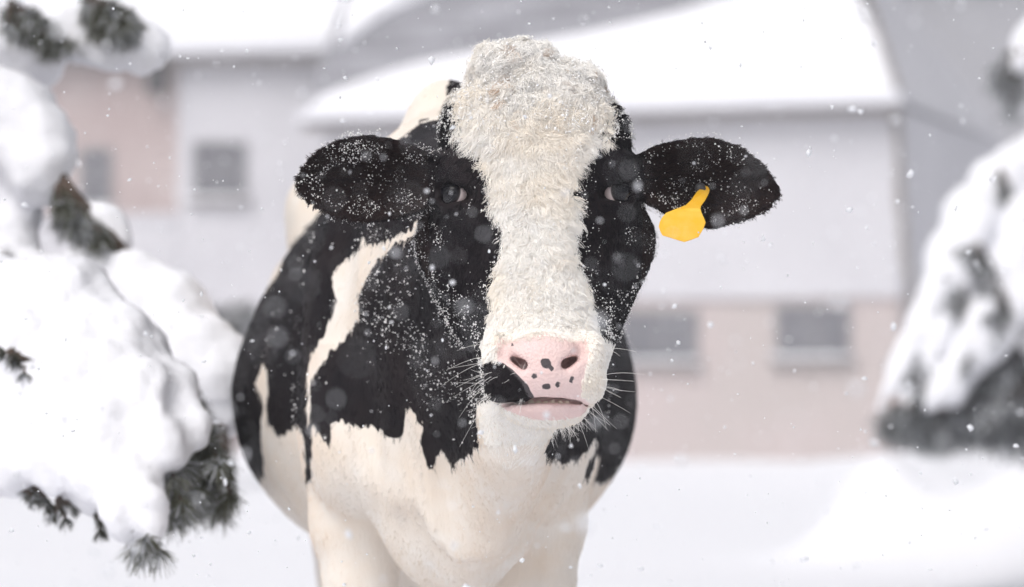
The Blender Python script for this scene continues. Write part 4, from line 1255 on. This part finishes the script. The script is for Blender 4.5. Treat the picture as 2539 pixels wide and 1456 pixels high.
sets.append(dust((hd & (tv < 350) & (t_blk < 0)) * 1.0, 1300, -.0, 40, .0005, .0018, 85, .010))                            # temples
sets.append(dust((hd & (tv < 330) & (t_blk > 0)) * upish, 2600, .14, 34, .0006, .0022, 86, .010))                           # poll
sets.append(dust((hd & (t_blk > 0) & (tv < 840)) * 1.0, 1800, .12, 24, .0005, .0014, 87, .009))                            # blaze
jawl = is_head & (t_blk < 0) & (tv > 560) & (tv < 860) & (np.abs(nc[:, 1] + .1) < .35)
sets.append(dust(jawl * 1.0, 1300, -.1, 30, .0004, .0015, 88, .006))
nk = is_body & (t_blk < 0) & (tcen[:, 1] < 1.7)
sets.append(dust(nk * np.clip(nc[:, 2] + .6, .1, 1.6), 1300, .16, 9, .0006, .0024, 89, .008))
sets.append(dust((nk & (tu > 900) & (tu < 1190) & (tv > 560) & (tv < 1000)) * 1.0, 650, .12, 13, .0006, .0019, 90, .008))
ps = np.concatenate([a for a, _ in sets]); ss = np.concatenate([b for _, b in sets])
dob = crumbs('snow_dusting', ps, ss * .85, M_CRUST, 72)
tag(dob, 'crumbs of snow caught in the coat, ears and forelock of the cow', 'snow', kind='stuff')

# ------------------------------------------------------------------ yellow ear tag
M_TAG = mat('yellow_plastic', (.86, .47, .025), .42, .4, noise=(60, (.88, .53, .07), .4, .7))
crop = [(1150, 713), (1185, 728), (1202, 760), (1192, 800), (1150, 880), (1108, 935), (1100, 965), (1112, 1010), (1140, 1075), (1156, 1118), (1130, 1190), (1075, 1280), (1000, 1310), (920, 1336), (850, 1316), (760, 1288), (680, 1264), (655, 1215), (640, 1165), (655, 1110), (682, 1060), (722, 1015), (830, 970), (940, 928), (1000, 870), (1040, 810), (1075, 760), (1110, 730)]
pts = [((2250 + a * .3435) * .6612, (450 + b * .3435) * .6612) for a, b in crop]
DT = surf(1742, 470) - .010
DL = min(surf(u, v) for u, v in pts if v > 500) - .014
tg = empty('ear_tag', Vector(P(1742, 470, DT)), 'yellow plastic ear tag hanging from the ear on its narrow neck', 'ear tag')
bm = bmesh.new()
fr_, bk_ = [], []
for (u, v) in pts:
    tt = min(max((v - 468) / 50.0, 0), 1)
    p = P(u, v, DT + (DL - DT) * tt)
    y = p[1] - .008 * max(v - 520, 0) / 80.0 + .003 * math.sin((u - 1690) / 40)
    fr_.append(bm.verts.new((p[0], y - .0014, p[2]))); bk_.append(bm.verts.new((p[0], y + .0014, p[2])))
bm.faces.new(fr_); bm.faces.new(bk_[::-1])
for i in range(len(pts)):
    j = (i + 1) % len(pts); bm.faces.new((fr_[i], bk_[i], bk_[j], fr_[j]))
bmesh.ops.recalc_face_normals(bm, faces=bm.faces)
bmesh.ops.bevel(bm, geom=[e for e in bm.edges if len(e.link_faces) == 2 and any(len(f.verts) > 10 for f in e.link_faces)], offset=.0006, segments=2, affect='EDGES')
bm_obj('flag', bm, M_TAG, tg)
bm = bmesh.new()
pc = P(1737, 467, DT)
for rr_, y0_ in ((.0075, -.006), (.0085, -.002), (.005, .0), (.005, .034)):
    for k in range(16):
        a = 2 * math.pi * k / 16; bm.verts.new((pc[0] + rr_ * math.cos(a), pc[1] + y0_, pc[2] + rr_ * math.sin(a)))
bm.verts.ensure_lookup_table(); vs = bm.verts[:]
for lv in range(3):
    for k in range(16): bm.faces.new((vs[lv * 16 + k], vs[lv * 16 + (k + 1) % 16], vs[lv * 16 + 16 + (k + 1) % 16], vs[lv * 16 + 16 + k]))
bm.faces.new(vs[:16]); bm.faces.new(vs[48:][::-1])
bm_obj('stud', bm, M_DARKMET, tg, smooth=True)

# ------------------------------------------------------------------ falling snow
rf = np.random.default_rng(104)
def flakes(n, d0, d1, pw, r0, r1):
    D = (rf.random(n) * (d1 ** pw - d0 ** pw) + d0 ** pw) ** (1 / pw)
    p = np.stack([(rf.random(n) - .5) * .46 * D, CAM_Y + D, CAM_Z + (rf.random(n) * .26 - .08) * D], axis=1)
    return p, r0 + (r1 - r0) * rf.random(n) ** 2
a1, b1 = flakes(4200, 1.6, 5.3, 1.6, .0006, .0019)
a2, b2 = flakes(9000, 5.0, 24, 2.0, .0007, .0019)
a3, b3 = flakes(560, 2.5, 4.9, 1.4, .0020, .0046)
fp, fs = np.concatenate([a1, a2, a3]), np.concatenate([b1, b2, b3])
k_ = fp[:, 2] > .3; fp, fs = fp[k_], fs[k_]
for c, sg in EYES:                                   # none drifting just before the eyes
    k_ = (np.abs(fp[:, 0] - c[0]) > .035) | (np.abs(fp[:, 2] - c[2]) > .035) | (fp[:, 1] > .1)
    fp, fs = fp[k_], fs[k_]
fl = crumbs('falling_snow', fp, fs, M_FLAKE, 100)
tag(fl, 'small snowflakes drifting through the air around the cow', 'snow', kind='stuff')

# ------------------------------------------------------------------ snowy air
bm = bmesh.new(); bmesh.ops.create_cube(bm, size=1)
for v in bm.verts: v.co = Vector((v.co.x * 900, v.co.y * 1200 + 200, (v.co.z + .5) * 18 - 1.5))
M_HAZE = bpy.data.materials.new('snowy_air'); M_HAZE.use_nodes = True
hn_, hl_ = M_HAZE.node_tree.nodes, M_HAZE.node_tree.links
hn_.remove(hn_['Principled BSDF'])
pv = hn_.new('ShaderNodeVolumePrincipled')
pv.inputs['Color'].default_value = (.96, .965, .98, 1); pv.inputs['Density'].default_value = .0024; pv.inputs['Anisotropy'].default_value = .2
hl_.new(pv.outputs[0], hn_['Material Output'].inputs['Volume'])
hz_ob = bm_obj('haze', bm, M_HAZE)
tag(hz_ob, kind='stuff')
